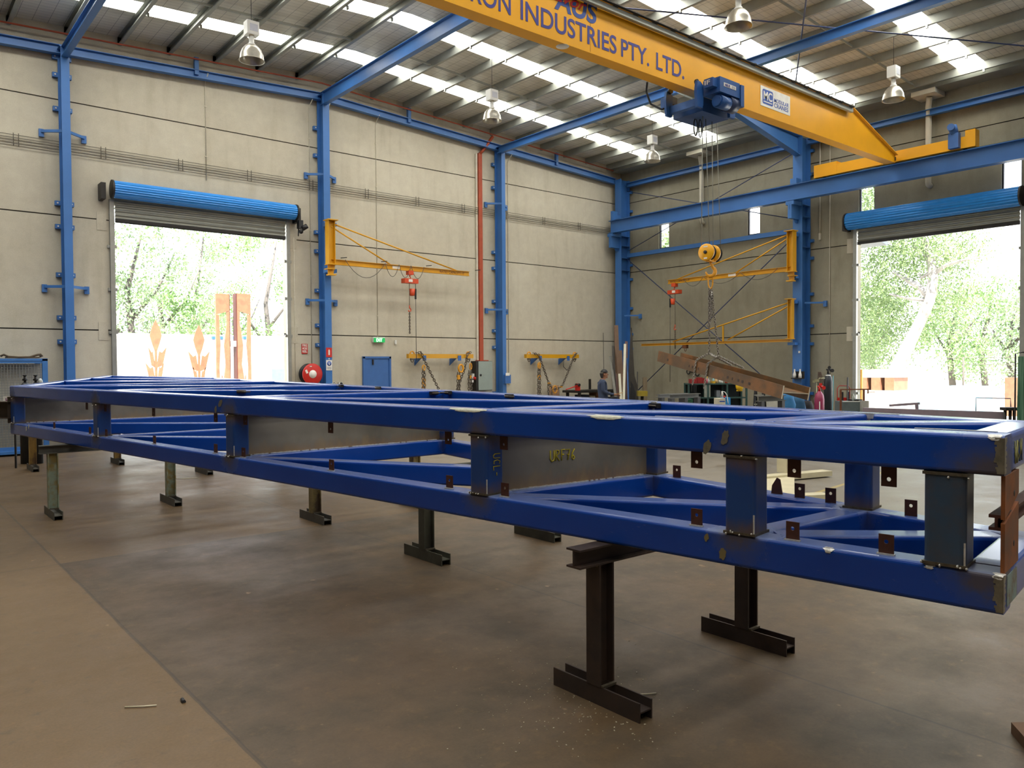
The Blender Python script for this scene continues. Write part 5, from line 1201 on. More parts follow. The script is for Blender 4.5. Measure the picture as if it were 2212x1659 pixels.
t = thing('hard_hat', 'yellow hard hat hung on the end of the shelving', 'helmet', tuple(a))
part('shell', MB().quadloft([[a+u*(.115*math.sin(k)*math.cos(j*PI/8))+Z_*(.14*math.sin(k)*math.sin(j*PI/8))-nn*(.12*math.cos(k)) for j in range(16)] for k in (.05, .5, .9, 1.25, 1.57)], sm=True), mk('hat_yellow', 'e0b01c', .4), t); part('peak', MB().box(a-Z_*.13+nn*.0, (.16, .05, .03), (u, nn, Z_)), mk('hat_yellow', 'e0b01c', .4), t)
m = MB()
for k, x in enumerate((1494, 1499, 1503)):
    c = atD(x, 838+k, D)-nn*.015; m.box(c, (.03, .02, .22), (u, nn, Z_)); m.box(c+Z_*.1, (.09, .02, .03), (u, nn, Z_))
solo('clamp_set', m, M_black, 'black clamps hanging on the left end of the shelving', 'clamps')
m = MB()
for px, py, r in ((1487, 803, .07), (1495, 800, .06), (1506, 806, .09)): c = onX(px, py, 22.03); m.tube([c+V((0, r*math.cos(k*PI/6), r*math.sin(k*PI/6)*1.1)) for k in range(12)], .022, 6, closed=True)
solo('hanging_cables', m, M_black, 'black coiled leads hooked on the side wall above the shelving', 'cables')
t = thing('welding_machine', 'white and blue welding machine in front of the shelving', 'welder', tuple(atD(1565, 880, 21.2)))
facebox('cream_case', 1552.5, 861, 1567, 900, 21.2, .5, mk('welder_cream', 'c9c1ab', .5), '', '', zfloor=0.2, parent=t); facebox('blue_case', 1567.2, 859, 1578, 900, 21.2, .5, mk('welder_blue', '2f86c4', .45), '', '', zfloor=.2, parent=t)
c = atD(1560, 867, 21.19); part('logo_stripe', MB().box(c, (.14, .01, .03), (u, nn, Z_)), M_signblue, t)
part('gun_hose', MB().tube([atD(x, y, 21.15) for x, y in ((1557, 858), (1560, 845), (1566, 847), (1570, 853), (1572, 865), (1573, 872))], .012, 6), M_white, t)
part('torch_handle', MB().tube([atD(x, y, 21.1) for x, y in ((1561, 859), (1561, 850), (1559, 846))], .018, 6), M_signw, t); part('red_knob', MB().ball(atD(1565, 857, 21.15), .03, n=10, m=6), M_red, t)
part('base_trolley', MB().box(atD(1565, 870, 21.2)+nn*.25-Z_*(atD(1565, 870, 21.2).z-.1), (.5, .5, .2), (u, nn, Z_)), M_dark, t)
def ipile(lab, x0, y0, x1, y1, D0, D1, h, legs):
    a = atD(x0, y0, D0); b = atD(x1, y1, D1); a.z = b.z = (a.z+b.z)/2; m = MB().ibeam(a, b, h, .14); 
    t = thing('trestle_beam', lab, 'trestle', (a.x, a.y, 0), 'steel beams on low trestles'); part('beam', m, M_dkst if False else mk('trestle_grey', '5d5c56', .45, .3), t)
    for f in legs:
        p = a+(b-a)*f; part('leg', MB().bb(p.x-.06, p.x+.06, p.y-.06, p.y+.06, 0, a.z-h/2), M_dark, t)
ipile('long low steel beam on trestles left of the shelving', 1421, 856, 1482, 852, 20.0, 20.8, .09, (.12, .85))
ipile('second low steel beam on trestles in front of the shelving', 1447, 857, 1509, 853, 19.2, 19.8, .1, (.05, .5, .95))
ipile('low steel beam on a trestle beside the blue column', 1638, 863, 1693, 858, 18.2, 18.6, .13, (.1, .9))
facebox('storage_bin', 1482, 863, 1497, 900, 20.9, .3, mk('bin_green', '1f4a32', .5), 'small green bin under the low steel beams', 'bin', zfloor=0)
# step ladder
p0 = atD(1632, 880, 21.5); p0.z = 0
t = thing('step_ladder', 'black and silver step ladder right of the shelving', 'ladder', tuple(p0))
ru = V((_r.x, _r.y, 0)).normalized(); fu = V((_f.x, _f.y, 0)).normalized(); H = 1.15
for s in (0, 1):
    part('rail', MB().bar(p0+ru*(-.08+.34*s)+Z_*0.02, p0+ru*(.06+.2*s)+fu*.2+Z_*H, .05, .04, tuple(fu)), M_black, t)
    part('rear_rail', MB().bar(p0+ru*(.22+.3*s)+fu*.55+Z_*.02, p0+ru*(.1+.2*s)+fu*.25+Z_*H, .04, .03, tuple(fu)), M_black, t)
for k in range(4):
    f = .15+.22*k; c = p0+ru*(.09+.06*(f*1))+fu*(.2*f)+Z_*(H*f); part('tread', MB().box(c, (.34-.1*f, .09, .03), (ru, fu, Z_)), M_alu, t)
facebox('heater_case', 1664, 862, 1682, 900, 20.2, .3, mk('grille_pale', 'b3b0a2', .5), 'pale grilled metal case beside the blue column', 'case', zfloor=0)
# things at the foot of the blue column
def drape(lab, px, py, D, w, h, mat, seed):
    rr = random.Random(seed); c = atD(px, py, D); rings = []
    for k in range(7):
        f = k/6; rings.append([c+ru*((w*(.35+.65*math.sin(PI*min(.95, .2+f*.7))))*(.5+.08*rr.uniform(-1, 1))*math.cos(j*PI/5))+fu*(.08*math.sin(j*PI/5))-Z_*(h*f)+ru*(.02*rr.uniform(-1, 1)) for j in range(10)])
    m = MB().quadloft(rings, sm=True); return solo('hanging_jacket', m, mat, lab, 'jacket')
drape('blue work jackets hanging at the foot of the portal column', 1703, 851, 20.6, .36, .85, mk('jacket_blue', '2c6a98', .8), 3)
drape('darker blue work jacket hanging right of the first jackets', 1723, 858, 21.0, .42, .85, mk('jacket_navy', '24506f', .8), 5)
drape('dark bag-like bundle hanging right of the blue jackets', 1742, 866, 21.3, .4, .8, mk('jacket_black', '241f1f', .8), 7)
t = thing('bottle_rack', 'small dark wall rack with two white spray bottles on the portal column', 'rack', (21.3, 12.3, 1.4))
c = V((21.45, 12.36, 1.36)); part('tray', MB().box(c, (.14, .36, .03)), M_dark, t); part('tray_back', MB().box(c+V((.07, 0, .1)), (.01, .36, .22)), M_dark, t)
for k, s in enumerate((-.09, .09)):
    b = c+V((-.02, s, .016)); tt = thing('spray_bottle', ['right white spray bottle in the column rack', 'left white spray bottle in the column rack'][k], 'bottle', tuple(b), 'white spray bottles')
    part('bottle_body', MB().lathe([(0, 0), (.045, 0), (.045, .1), (.02, .19), (.018, .22)], b, Z_, 12), M_signw, tt); part('spray_head', MB().box(b+Z_*.24, (.03, .03, .05)), M_signw, tt)
solo('column_switch', MB().bb(21.5, 21.54, 12.33, 12.37, 2.12, 2.18), M_white, 'tiny white switch on the face of the portal column', 'switch')
m = MB()
for k in range(5): m.tube([(21.95-.02*k, 11.98-.03*k, 1.55), (21.93, 11.98-.05*k, 1.2), (21.9-.03*k, 11.95+.06*(k-2), .75), (21.9, 11.95+.05*(k-2), .5)], .012, 5)
solo('hose_bundle', m, mk('hose_brown', '5a4638', .6), 'brown hoses hanging right of the portal column', 'hose')
def gas(px, pyt, D, r, mat, lab, neck, name='gas_cylinder'):
    a = atD(px, pyt, D); h = a.z; c = V((a.x, a.y, 0))
    t = thing(name, lab, 'gas cylinder', tuple(c))
    part('cylinder_body', MB().lathe([(0, 0), (r, 0), (r, h-.22), (r*.85, h-.1), (r*.45, h-.02), (r*.3, h), (0, h)], c, Z_, 22), mat, t)
    m = MB(); m.cyl(c+Z_*h, c+Z_*(h+.12), .03, 10); m.cyl(c+Z_*(h+.12)-ru*.05, c+Z_*(h+.12)+ru*.1, .025, 10); m.cyl(c+Z_*(h+.09)+ru*.1-fu*.05, c+Z_*(h+.09)+ru*.1-fu*.01, .05, 14); m.cyl(c+Z_*(h+.18)+ru*.02-fu*.05, c+Z_*(h+.18)+ru*.02-fu*.01, .04, 14)
    part('regulator', m, neck, t); return t, c, h
t, c, h = gas(1789, 807.5, 21.9, .115, mk('gas_black', '23272c', .4), 'tall black gas cylinder with regulator by the side door', M_dark)
part('hose', MB().tube([c+ru*.1-fu*.1+Z_*(h-.05), c+ru*.1-fu*.12+Z_*.9, c+ru*.05-fu*.14+Z_*.3, c-ru*.1-fu*.15+Z_*.15], .012, 6), mk('hose_teal', '4f8f94', .5), t)
part('neck_band', MB().lathe([(.06, h-.06), (.075, h-.05), (.06, h-.03)], c, Z_, 14), M_signw, t)
t, c, h = gas(1770, 845, 20.8, .125, mk('gas_maroon', '8e2f4f', .4), 'shorter maroon gas cylinder in front of the black one', M_red)
part('side_lettering', MB().box(c-fu*.125-ru*.04+Z_*(h-.4), (.03, .004, .26), (ru, fu, Z_)), M_signw, t)
m = MB(); m.tube([atD(x, y, 21.7) for x, y in ((1782, 817), (1770, 817), (1767, 822))], .014, 6); c = atD(1764, 822, 21.7); m.box(c, (.12, .05, .07), (ru, fu, Z_)); m.box(c-ru*.08-Z_*.03, (.05, .05, .06), (ru, fu, Z_))
m.cyl(c-Z_*.05, V((c.x, c.y, 0)), .012, 6)
solo('gas_manifold', m, mk('brass_dull', '9a9470', .4, .4), 'brass gas manifold on a thin pipe left of the black cylinder', 'manifold')
# red hand trolley
b0 = atD(1822, 880, 21.2); b0.z = 0; t = thing('hand_trolley', 'red tubular hand trolley left of the side door', 'trolley', tuple(b0))
m = MB(); w = .17
m.tube([b0-ru*w+Z_*.08, b0-ru*w+Z_*1.12, b0-ru*(w-.05)+Z_*1.19, b0+ru*(w-.05)+Z_*1.19, b0+ru*w+Z_*1.12, b0+ru*w+Z_*.08], .015, 8); part('tube_frame', m, mk('trolley_red', '8f3226', .5), t)
part('cross_plate', MB().box(b0+Z_*.82, (2*w, .02, .1), (ru, fu, Z_)), M_red, t)
part('toe_plate', MB().box(b0-fu*.12+Z_*.03, (.4, .25, .02), (ru, fu, Z_)), M_dark, t)
for s in (-1, 1): part('wheel', MB().cyl(b0+ru*(s*.2)+Z_*.11+fu*.08, b0+ru*(s*.25)+Z_*.11+fu*.08, .11, 16), M_black, t)
for s, hh in ((-.06, 1.02), (.1, 1.02)): part('carried_bar', MB().box(b0+ru*s-fu*.06+Z_*.55, (.045, .05, .95), (ru, fu, Z_)), M_black, t)
solo('pry_bar', MB().cyl(b0+ru*.0-fu*.2+Z_*.05, b0+ru*.09-fu*.05+Z_*1.42, .018, 8), M_dark, 'long dark bar standing against the red hand trolley', 'bar')
t = thing('steel_bin', 'grey sheet-metal scrap bin in front of the side door jamb', 'bin', tuple(atD(1842, 885, 19.8)))
facebox('bin_body', 1821, 867.5, 1860, 905, 19.8, .5, mk('bin_grey', '566160', .55), '', '', zfloor=0, parent=t); facebox('side_tank', 1865, 866, 1877, 905, 19.6, .3, mk('tank_pale', '9e9b92', .55), '', '', zfloor=0, parent=t)
facebox('dark_lid', 1846, 863, 1863, 867, 19.85, .4, M_dark, '', '', parent=t)
part('bin_edge', MB().box(atD(1840.5, 867.3, 19.79), (.48, .02, .02), (ru, fu, Z_)), M_white, t)
m = MB(); a = atD(1815, 841.5, 19.7); b = atD(1880, 841, 19.7); m.bar(a, b, .03, .03); c = atD(1866, 842, 19.7); m.bar(c, V((c.x, c.y, 0)), .04, .04, tuple(fu)); c = atD(1816, 842, 19.7); m.bar(c, V((c.x, c.y, 0)), .04, .04, tuple(fu)); m.box(atD(1875, 846, 19.7), (.03, .03, .1)); m.bar(atD(1876, 847, 19.7), atD(1890, 847, 19.7), .02, .02)
solo('hanging_rail', m, M_rust, 'brown tubular rail frame over the scrap bin', 'frame')
c = atD(1847.5, 866, 19.8)+fu*.1; solo('small_bottle', MB().lathe([(0, 0), (.035, 0), (.035, .1), (.012, .15), (.012, .18), (0, .18)], c, Z_, 10), mk('b_clear', 'a9b0a6', .3), 'small pale bottle on the scrap bin edge', 'bottle')
# long stock and trestles inside the side door
M_sil = mk('stock_mauve', '7a6c72', .6, var=.1)
a, b = atD(1866, 888, 17.2), atD(2172, 897, 15.4); a.z = b.z = (a.z+b.z)/2-.0
t = thing('long_box_beam', 'long dark box beam on trestles across the side doorway', 'steel beam', (a.x, a.y, 0)); part('beam', MB().bar(a, b, .16, .14), M_sil, t)
for f in (.08, .5, .94): p = a+(b-a)*f; part('support', MB().bb(p.x-.1, p.x+.1, p.y-.1, p.y+.1, 0, a.z-.07), M_dark, t)
solo('angled_offcut', MB().bar(atD(1922, 876, 17.0), atD(1986, 871.5, 16.6), .09, .05).bar(atD(1980, 873, 16.6), atD(1981, 885, 16.6), .05, .05, tuple(fu)), M_sil, 'short angled offcut propped on the long box beam', 'offcut')
m = MB(); m.tube([atD(2108, 893, 15.9), atD(2108.5, 859, 15.9), atD(2183, 861, 15.6), atD(2183.5, 880, 15.6)], .012, 6, closed=False); solo('wire_hoop', m, M_sil, 'thin square hoop standing on the long box beam', 'hoop')
m = MB(); c = atD(2180, 883, 15.2); m.box(c, (.25, .2, .06), (ru, fu, Z_)); 
for s in (-.08, .02, .1): p = c+ru*s; m.cyl((p.x, p.y, 0), (p.x, p.y, c.z-.03), .03, 8)
solo('roller_stand', m, M_dark, 'dark roller stand at the right end of the long box beam', 'stand')
a = atD(2197, 770, 14.6); rings = []
for k in range(12):
    f = k/11; rings.append([a+ru*(.02+.5*j/14*(1+.2*f))+fu*(.035*math.sin(j*1.9+f))-Z_*(1.0*a.z*f*.98) for j in range(15)])
t = thing('welding_screen', 'green streaked welding curtain hung at the right edge of the doorway', 'curtain', (a.x, a.y, 0))
Mc = NT('welding_curtain'); n = Mc.noise(3, 3, Mc.mapscale(14, 14, .15)); Mc.link(Mc.ramp(n, [(.4, lin('1e4a2e')), (.52, lin('6f8f78')), (.6, lin('24523a'))]), Mc.b.inputs['Base Color']); Mc.b.inputs['Roughness'].default_value = .3; Mc = Mc.m
m = MB().quadloft(rings, closed=False, cap=False, sm=True); part('curtain', m, Mc, t)
part('frame_tube', MB().tube([a-ru*.03-Z_*(a.z-.02), a-ru*.03+Z_*.05, a+ru*.1+Z_*.08, a+ru*.6+Z_*.02], .015, 6), M_dark, t)
# cream bench base on the floor seen through the truss
t = thing('cream_base', 'cream-painted low steel base on the floor behind the blue frame', 'steel base', (10.6, 6.2, 0))
q = [onZ(x, y, 0) for x, y in ((1600, 1032), (1716, 1040), (1716, 1080), (1600, 1075))]
m = MB(); m.quadloft([[(p.x, p.y, 0) for p in q], [(p.x, p.y, .07) for p in q]]); part('base_plate', m, M_cream, t)
for (x0, y0), (x1, y1) in (((1640, 1034), (1787, 1021)), ((1650, 1078), (1784, 1072))):
    a, b = onZ(x0, y0, .06), onZ(x1, y1, .06); part('foot', MB().bar(a, b, .2, .08), M_cream, t)
a = onZ(1694, 1020, .1); part('post', MB().bb(a.x-.08, a.x+.08, a.y-.08, a.y+.08, .1, 1.1), M_cream, t)
# ================================================================ LEFT EDGE: mesh cage and its contents
M_cage = mk('cage_blue', '3f74b4', .45, var=.08)
t = thing('mesh_cage', 'light blue wire mesh gas cage at the left edge', 'cage', (2, 19, 0)); yc = 18.9
for x in (.9, 2.93): part('post', MB().bb(x-.04, x+.06, yc-.04, yc+.06, .1, 2.0), M_cage, t)
for x in (.9, 2.93): part('post', MB().bb(x-.04, x+.06, 19.7, 19.8, .1, 2.0), M_cage, t)
for z in (1.97, .98, .14): part('rail', MB().bb(.9, 2.96, yc-.03, yc+.05, z-.06, z+.04), M_cage, t)
part('roof_frame', MB().bb(.9, 2.99, yc-.04, 19.8, 1.96, 2.01), M_cage, t)
m = MB()
for k in range(37): x = .95+k*.053; m.bb(x-.004, x+.004, yc, yc+.008, .16, 1.92)
for k in range(33): z = .18+k*.053; m.bb(.95, 2.9, yc+.008, yc+.014, z-.004, z+.004)
part('wire_mesh', m, mk('mesh_wire', '8f918c', .4, .4), t)
part('inner_panel', MB().bb(.95, 2.9, 19.2, 19.22, 1.0, 1.9), mk('cage_panel', 'bdbab0', .6), t)
part('cage_floor', MB().bb(.85, 2.95, 18.8, 19.8, .04, .1), M_cage, t)
m = MB(); m.tube([(2.18, 19.1, 2.06), (2.24, 19.1, 2.09), (2.32, 19.1, 2.05), (2.5, 19.1, 2.035), (2.7, 19.1, 2.04), (2.84, 19.1, 2.09), (2.9, 19.1, 2.1), (2.93, 19.1, 2.07), (2.88, 19.1, 2.05)], .022, 8); m.bb(2.28, 2.85, 18.9, 19.3, 2.02, 2.045)
solo('rolled_mat', m, mk('mat_brown', '4a3c2a', .7), 'brown mat with rolled ends lying on the mesh cage', 'mat')
t = thing('hazard_sign', 'white sign with purple letters HA partly hidden by the frame end', 'sign', (2.05, 17.4, 1.1))
p = atD(18, 866, 14.0); part('plate', MB().box(p+ru*.12, (.42, .01, .17), (ru, fu, Z_)), M_signw, t); text('lettering', 'HA', mk('sign_purple', '6a2a5a', .5), t, p-ru*.045-Z_*.035-fu*.007, ru, Z_, .085, .15, .02)
part('sign_stake', MB().box(p+ru*.1-Z_*(p.z/2)+fu*.02, (.03, .02, p.z), (ru, fu, Z_)), M_dark, t)
for k, (px, l) in enumerate(((54, 'left of two dark gas cylinders in front of the mesh cage'), (77, 'right of two dark gas cylinders in front of the mesh cage'))):
    a = atD(px, 826, 14.7); c = V((a.x, a.y, 0)); h = a.z
    t = thing('gas_cylinder', l, 'gas cylinder', tuple(c), 'cylinders by the cage')
    part('cylinder_body', MB().lathe([(0, 0), (.1, 0), (.1, h-.15), (.07, h-.04), (.03, h), (0, h)], c, Z_, 18), mk('gas_black', '23272c', .4), t)
    part('valve', MB().cyl(c+Z_*h, c+Z_*(h+.13), .022, 8).cyl(c+Z_*(h+.05)-ru*.04, c+Z_*(h+.05)+ru*.04, .02, 8).cyl(c+Z_*(h+.12), c+Z_*(h+.14), .035, 10), M_black, t)
a = atD(87, 822, 14.8); solo('guard_cap', MB().lathe([(.03, 0), (.045, .02), (.04, .1), (.015, .14), (0, .14)], (a.x, a.y, a.z-.1), Z_, 12).cyl((a.x, a.y, 0), (a.x, a.y, a.z-.09), .03, 10), mk('valve_pale', 'b5b9b6', .4), 'pale capped cylinder right of the two dark cylinders', 'gas cylinder')
# ---- floor litter in the foreground
for k, (x, y, l, c, lab) in enumerate(((302, 1527, .16, 'd8ceb0', 'short pale wire offcut on the floor at lower left'), (395, 1514, .05, '2a2a2c', 'small dark stub on the floor joint'), (390, 1034, .5, 'c9bfa0', 'pale bent strip on the floor under the left of the frame'), (1395, 1500, .12, 'b9ad90', 'thin pale sliver on the floor between the two near stands'))):
    p = onZ(x, y, .006); d = ru if k != 1 else (ru*.5-fu*.8)
    solo('metal_offcut', MB().tube([p-d*l/2, p+d*.1*l+fu*.04*l, p+d*l/2+fu*.12*l], .004 if k != 1 else .011, 6), mk('offcut_%d' % k, c, .5), lab, 'offcut')
p = onZ(2195, 1632, .0); solo('packer', MB().box((p.x+.1, p.y-.12, .03), (.5, .2, .06), ((_f+_r*.25).normalized(), V((_r.x, _r.y, 0)).normalized(), Z_)), mk('packer_brown', '5a3c20', .7), 'brown timber packer at the bottom right corner of the floor', 'packer')
m = MB(); rr = random.Random(5)
for k in range(260):
    x, y = rr.gauss(1250, 120), rr.gauss(1530, 70)
    if y > 1640 or y < 1380: continue
    p = onZ(x, y, .002); s = rr.uniform(.002, .006); m.box(p, (s*rr.uniform(.5, 2), s, .003), (V((math.cos(k), math.sin(k), 0)), V((-math.sin(k), math.cos(k), 0)), Z_))
solo('swarf', m, mk('swarf_pale', 'b8ad94', .5), 'pale grinding swarf scattered around the nearest stand', 'swarf', kind='stuff')
# ================================================================ OUTDOORS
M_bark = mk('gum_bark', '827e7a', .8, var=.15, scale=3, hex2='625e5a', cut=(.55, .7)); M_bark2 = mk('bark_grey', '504b46', .85, var=.15)
def leafmat(name, a, b):
    t = NT(name); n = t.noise(1.3, 3); t.link(t.ramp(n, [(.35, lin(a)), (.65, lin(b))]), t.b.inputs['Base Color']); t.b.inputs['Roughness'].default_value = .5
    t.b.inputs['Subsurface Weight'].default_value = 0
    return t.m
M_leafA = leafmat('leaf_gum', '5d7547', '869c66'); M_leafB = leafmat('leaf_pale', '667f56', '879c72'); M_leafC = leafmat('leaf_mid', '5c7d44', '7c9a60')
def tree(name, lab, base, trunk, limbs, crowns, n, size, lm, bm, seed, grp='trees outside'):
    rr = random.Random(seed); t = thing(name, lab, 'tree', tuple(base), grp)
    part('trunk', MB().tube([p for p, r in trunk], [r for p, r in trunk], 12), bm, t)
    m = MB()
    for L in limbs: m.tube([p for p, r in L], [r for p, r in L], 8)
    if limbs: part('branch', m, bm, t)
    m = MB(); tot = sum(c[1].x*c[1].y*c[1].z for c in crowns)
    for c, rad in crowns:
        k = int(n*rad.x*rad.y*rad.z/tot); ncl = max(3, k//45)
        for q in range(ncl):
            while True:
                d = V((rr.uniform(-1, 1), rr.uniform(-1, 1), rr.uniform(-1, 1)))
                if .2 < d.length < 1: break
            cc = c+V((d.x*rad.x, d.y*rad.y, d.z*rad.z)); cr = rr.uniform(.35, .8)
            for j in range(45):
                p = cc+V((rr.gauss(0, cr*.55), rr.gauss(0, cr*.55), rr.gauss(-.1, cr*.6)))
                a = V((rr.uniform(-1, 1), rr.uniform(-1, 1), rr.uniform(-1.6, .3))).normalized(); b = a.cross(V((rr.uniform(-1, 1), rr.uniform(-1, 1), rr.uniform(-1, 1)))).normalized()
                s = size*rr.uniform(.6, 1.3); k0 = len(m.v)
                m.v += [tuple(p), tuple(p+a*s*.5+b*s*.22), tuple(p+a*s), tuple(p+a*s*.5-b*s*.22)]; m.face((k0, k0+1, k0+2, k0+3))
    part('foliage', m, lm, t, kind='stuff')
    return t
# big gum beyond the side door
XT = 36
def gx(px, py, X=XT): return onX(px, py, X)
tk = [(V((XT, gx(1925, 800).y+.25, -.3)), .36)]+[(gx(x, y), r) for x, y, r in ((1935, 800, .32), (1955, 760, .28), (1985, 700, .24), (2008, 650, .22), (2016, 600, .2), (2012, 560, .17), (2000, 520, .12), (1985, 480, .07))]
lb = [[(gx(2005, 640), .16), (gx(1985, 618), .13), (gx(1960, 605), .1), (gx(1930, 588), .06)], [(gx(2018, 590), .12), (gx(2045, 572), .09), (gx(2080, 562), .06), (gx(2120, 555), .03)], [(gx(2012, 570), .1), (gx(1995, 548), .08), (gx(1978, 540), .06), (gx(1972, 520), .04)], [(gx(2004, 648), .1), (gx(1965, 645), .07), (gx(1920, 635), .04)], [(gx(2015, 585), .1), (gx(1990, 600), .07), (gx(1985, 590), .05)]]
def el(px, py, X, a, b, c): return (onX(px, py, X), V((a, b, c)))
tree('gum_tree', 'big leaning white-trunked gum tree framed by the side roller door', (XT, tk[0][0].y, -.16), tk, lb,
     [el(1900, 600, XT+1, 2, 1.9, 1.6), el(1890, 680, XT+2, 2, 1.6, 1.6), el(1960, 540, XT+1, 2, 2, 1.2), el(2040, 540, XT+1, 2, 1.4, 1.1), el(2050, 620, XT+2, 1.6, 1.0, 1.2), el(1950, 720, XT+3, 2, 1.2, 1.2), el(1880, 760, XT+3, 2, 1.2, 1.0), el(1930, 460, XT, 2, 2.2, 1.6), el(1870, 440, XT, 2, 1.8, 1.4), el(2090, 520, XT+1, 1.4, .9, .8), el(2060, 680, XT+4, 1.4, .9, 1.0)], 42000, .13, M_leafA, M_bark, 11)
for k, (px, X, lab, n, lm) in enumerate(((1890, 50, 'bushy tree low behind the big gum on its left', 3600, M_leafA), (2060, 54, 'pale slender tree right of the leaning gum trunk', 3400, M_leafC), (2130, 58, 'pale washed-out tree far out right of the gum', 3000, M_leafC), (2190, 52, 'pale tree at the right edge of the side doorway', 2600, M_leafB))):
    b = onX(px, 790, X); b.z = -.16; rr = random.Random(k)
    tr = [(b, .22), (b+V((0, .3, 3)), .17), (b+V((.3, -.2, 6)), .1)]
    cz = [(V((X, b.y+rr.uniform(-1, 1), z)), V((1.8, 1.6, 1.3))) for z in ((2.2, 3.8, 5.2, 6.3) if k != 3 else (2, 3.4, 4.6))]
    tree('roadside_tree', lab, tuple(b), tr, [[(b+V((0, .3, 2.4)), .1), (b+V((0, 1.3, 4.2)), .05)], [(b+V((0, .2, 2.8)), .1), (b+V((.2, -1.1, 4.6)), .05)]], cz, n*2, .2, lm, M_bark2, 20+k)
b = onX(1440, 520, 40); b.z = -.16
tree('roadside_tree', 'tree seen through the first slot window', tuple(b), [(b, .2), (b+V((0, 0, 6)), .12)], [], [(onX(1440, 535, 40), V((1.5, 1.5, 1.2))), (onX(1430, 560, 40), V((2, 2, 1.5)))], 2000, .3, M_leafA, M_bark2, 41)
# trees beyond the yard fence on the gable side
for k, (px, Y, top, lab, n) in enumerate(((275, 44, 9.0, 'pale gum tree at the left of the gable doorway', 3600), (345, 51, 6.8, 'bushy pale tree second from the left beyond the fence', 3000), (420, 58, 11.5, 'taller pale gum in the middle of the gable doorway', 3300), (505, 65, 8.5, 'pale tree behind the rusty sculpture panels', 2800), (575, 48, 10.0, 'pale gum at the right of the gable doorway', 3200))):
    b = onY(px, 790, Y); b.z = -.16; rr = random.Random(90+k)
    tr = [(b, .25), (b+V((.3, 0, 3)), .2), (b+V((.1, .2, 6)), .14), (b+V((.8, 0, top)), .05)]
    cr = []
    for z in range(7): cr.append((V((b.x+rr.uniform(-2.6, 2.6), Y+rr.uniform(-1, 1), 3.0+(top-2.6)*z/6)), V((1.5, 1.2, .9))))
    tree('fence_tree', lab, tuple(b), tr, [[(b+V((.3, 0, 3)), .12), (b+V((-1.2, 0, 5)), .08), (b+V((-2.3, 0, 6.6)), .04)], [(b+V((.2, .1, 4.4)), .12), (b+V((1.6, 0, 6.2)), .07), (b+V((2.4, 0, 8)), .03)]], cr, int(n*1.7), .22, (M_leafB, M_leafC, M_leafB, M_leafC, M_leafC)[k], M_bark2, 60+k)
M_fence = mk('yard_fence_white', 'dedbd2', .7, var=.03)
t = thing('yard_fence', 'long white sheet fence across the yard beyond the gable doorway', 'fence', (12, 38, -.16))
part('sheeting', MB().bb(0, 30, 38, 38.08, -.16, 3.37), M_fence, t)
m = MB()
for k in range(11): m.bb(k*3, k*3+.08, 37.94, 38, -.16, 3.3)
part('post', m, M_fence, t)
M_cor = mk('corten_orange', '83583f', .65, var=.12, hex2='744a36')
YS = 29.
def flame(px, h0, seed, lab):
    rr = random.Random(seed); p = onY(px, 800, YS); bx = p.x; zt = onY(px, h0, YS).z
    t = thing('flame_sculpture', lab, 'sculpture', (bx, YS, -.16), 'rust-orange leaf sculptures')
    W = .36; pts = []
    part('leaf_tip', MB().prism([(0, zt), (.13, zt-.28), (.2, zt-.55), (.12, zt-.85), (0, zt-1.2), (-.12, zt-.85), (-.2, zt-.55), (-.13, zt-.28)], (bx, YS, 0), X_, Z_, .05), M_cor, t)
    part('stem', MB().prism([(-.05, -.16), (.05, -.16), (.03, zt-.7), (-.03, zt-.7)], (bx, YS+.02, 0), X_, Z_, .06), M_cor, t)
    z = zt-1.2; k = 0
    while z > .3:
        for s in (-1, 1):
            w = rr.uniform(.22, .38); m = MB().prism([(0, z-.5), (s*w*.6, z-.4), (s*w, z+.25), (s*w*.55, z+.05), (s*.1, z+.1)] if s > 0 else [(0, z-.5), (s*.1, z+.1), (s*w*.55, z+.05), (s*w, z+.25), (s*w*.6, z-.4)], (bx, YS-.03*s, 0), X_, Z_, .04); part('leaf', m, M_cor, t)
        z -= .55
    part('base_leaf', MB().prism([(-.5, -.16), (.5, -.16), (.42, .35), (.15, .1), (-.2, .15), (-.42, .4)], (bx, YS+.04, 0), X_, Z_, .05), M_cor, t)
flame(337, 691, 1, 'left leaf-shaped orange sculpture in the yard'); flame(430, 702, 2, 'right leaf-shaped orange sculpture in the yard')
def panel(pxa, pxb, lab, mir):
    a = onY(pxa, 634, 28.); b = onY(pxb, 634, 28.); x0, x1, zt = a.x, b.x, a.z; w = x1-x0
    t = thing('sculpture_panel', lab, 'sculpture', ((x0+x1)/2, 28, -.16), 'tall orange cut-out panels')
    m = MB(); e = .04
    def pr(pts): m.prism([((w-x) if mir else x, z) for x, z in (pts if not mir else pts[::-1])], (x0, 28+e, 0), X_, Z_, .08)
    pr([(0, zt-.75), (w, zt-.6), (w, zt), (0, zt)])
    pr([(0, -.16), (.12*w, -.16), (.25*w, 1.0), (.2*w, 1.8), (.3*w, 2.6), (.22*w, zt-.75), (0, zt-.75)])
    pr([(.62*w, -.16), (w, -.16), (w, zt-.6), (.8*w, zt-.65), (.82*w, 3.4), (.6*w, 2.6), (.7*w, 1.9), (.5*w, 1.2)])
    pr([(.12*w, -.16), (.62*w, -.16), (.5*w, 1.2), (.42*w, 1.5), (.38*w, .9)])
    part('cut_sheet', m, M_cor, t)
    part('side_fold', MB().bb(x1 if not mir else x0-.03, x1+.03 if not mir else x0, 27.98, 28.3, -.16, zt), mk('corten_dark', '4a2018', .7), t)
panel(465, 494, 'left tall orange cut-out panel in the yard', False); panel(511, 540, 'right tall orange cut-out panel in the yard', True)
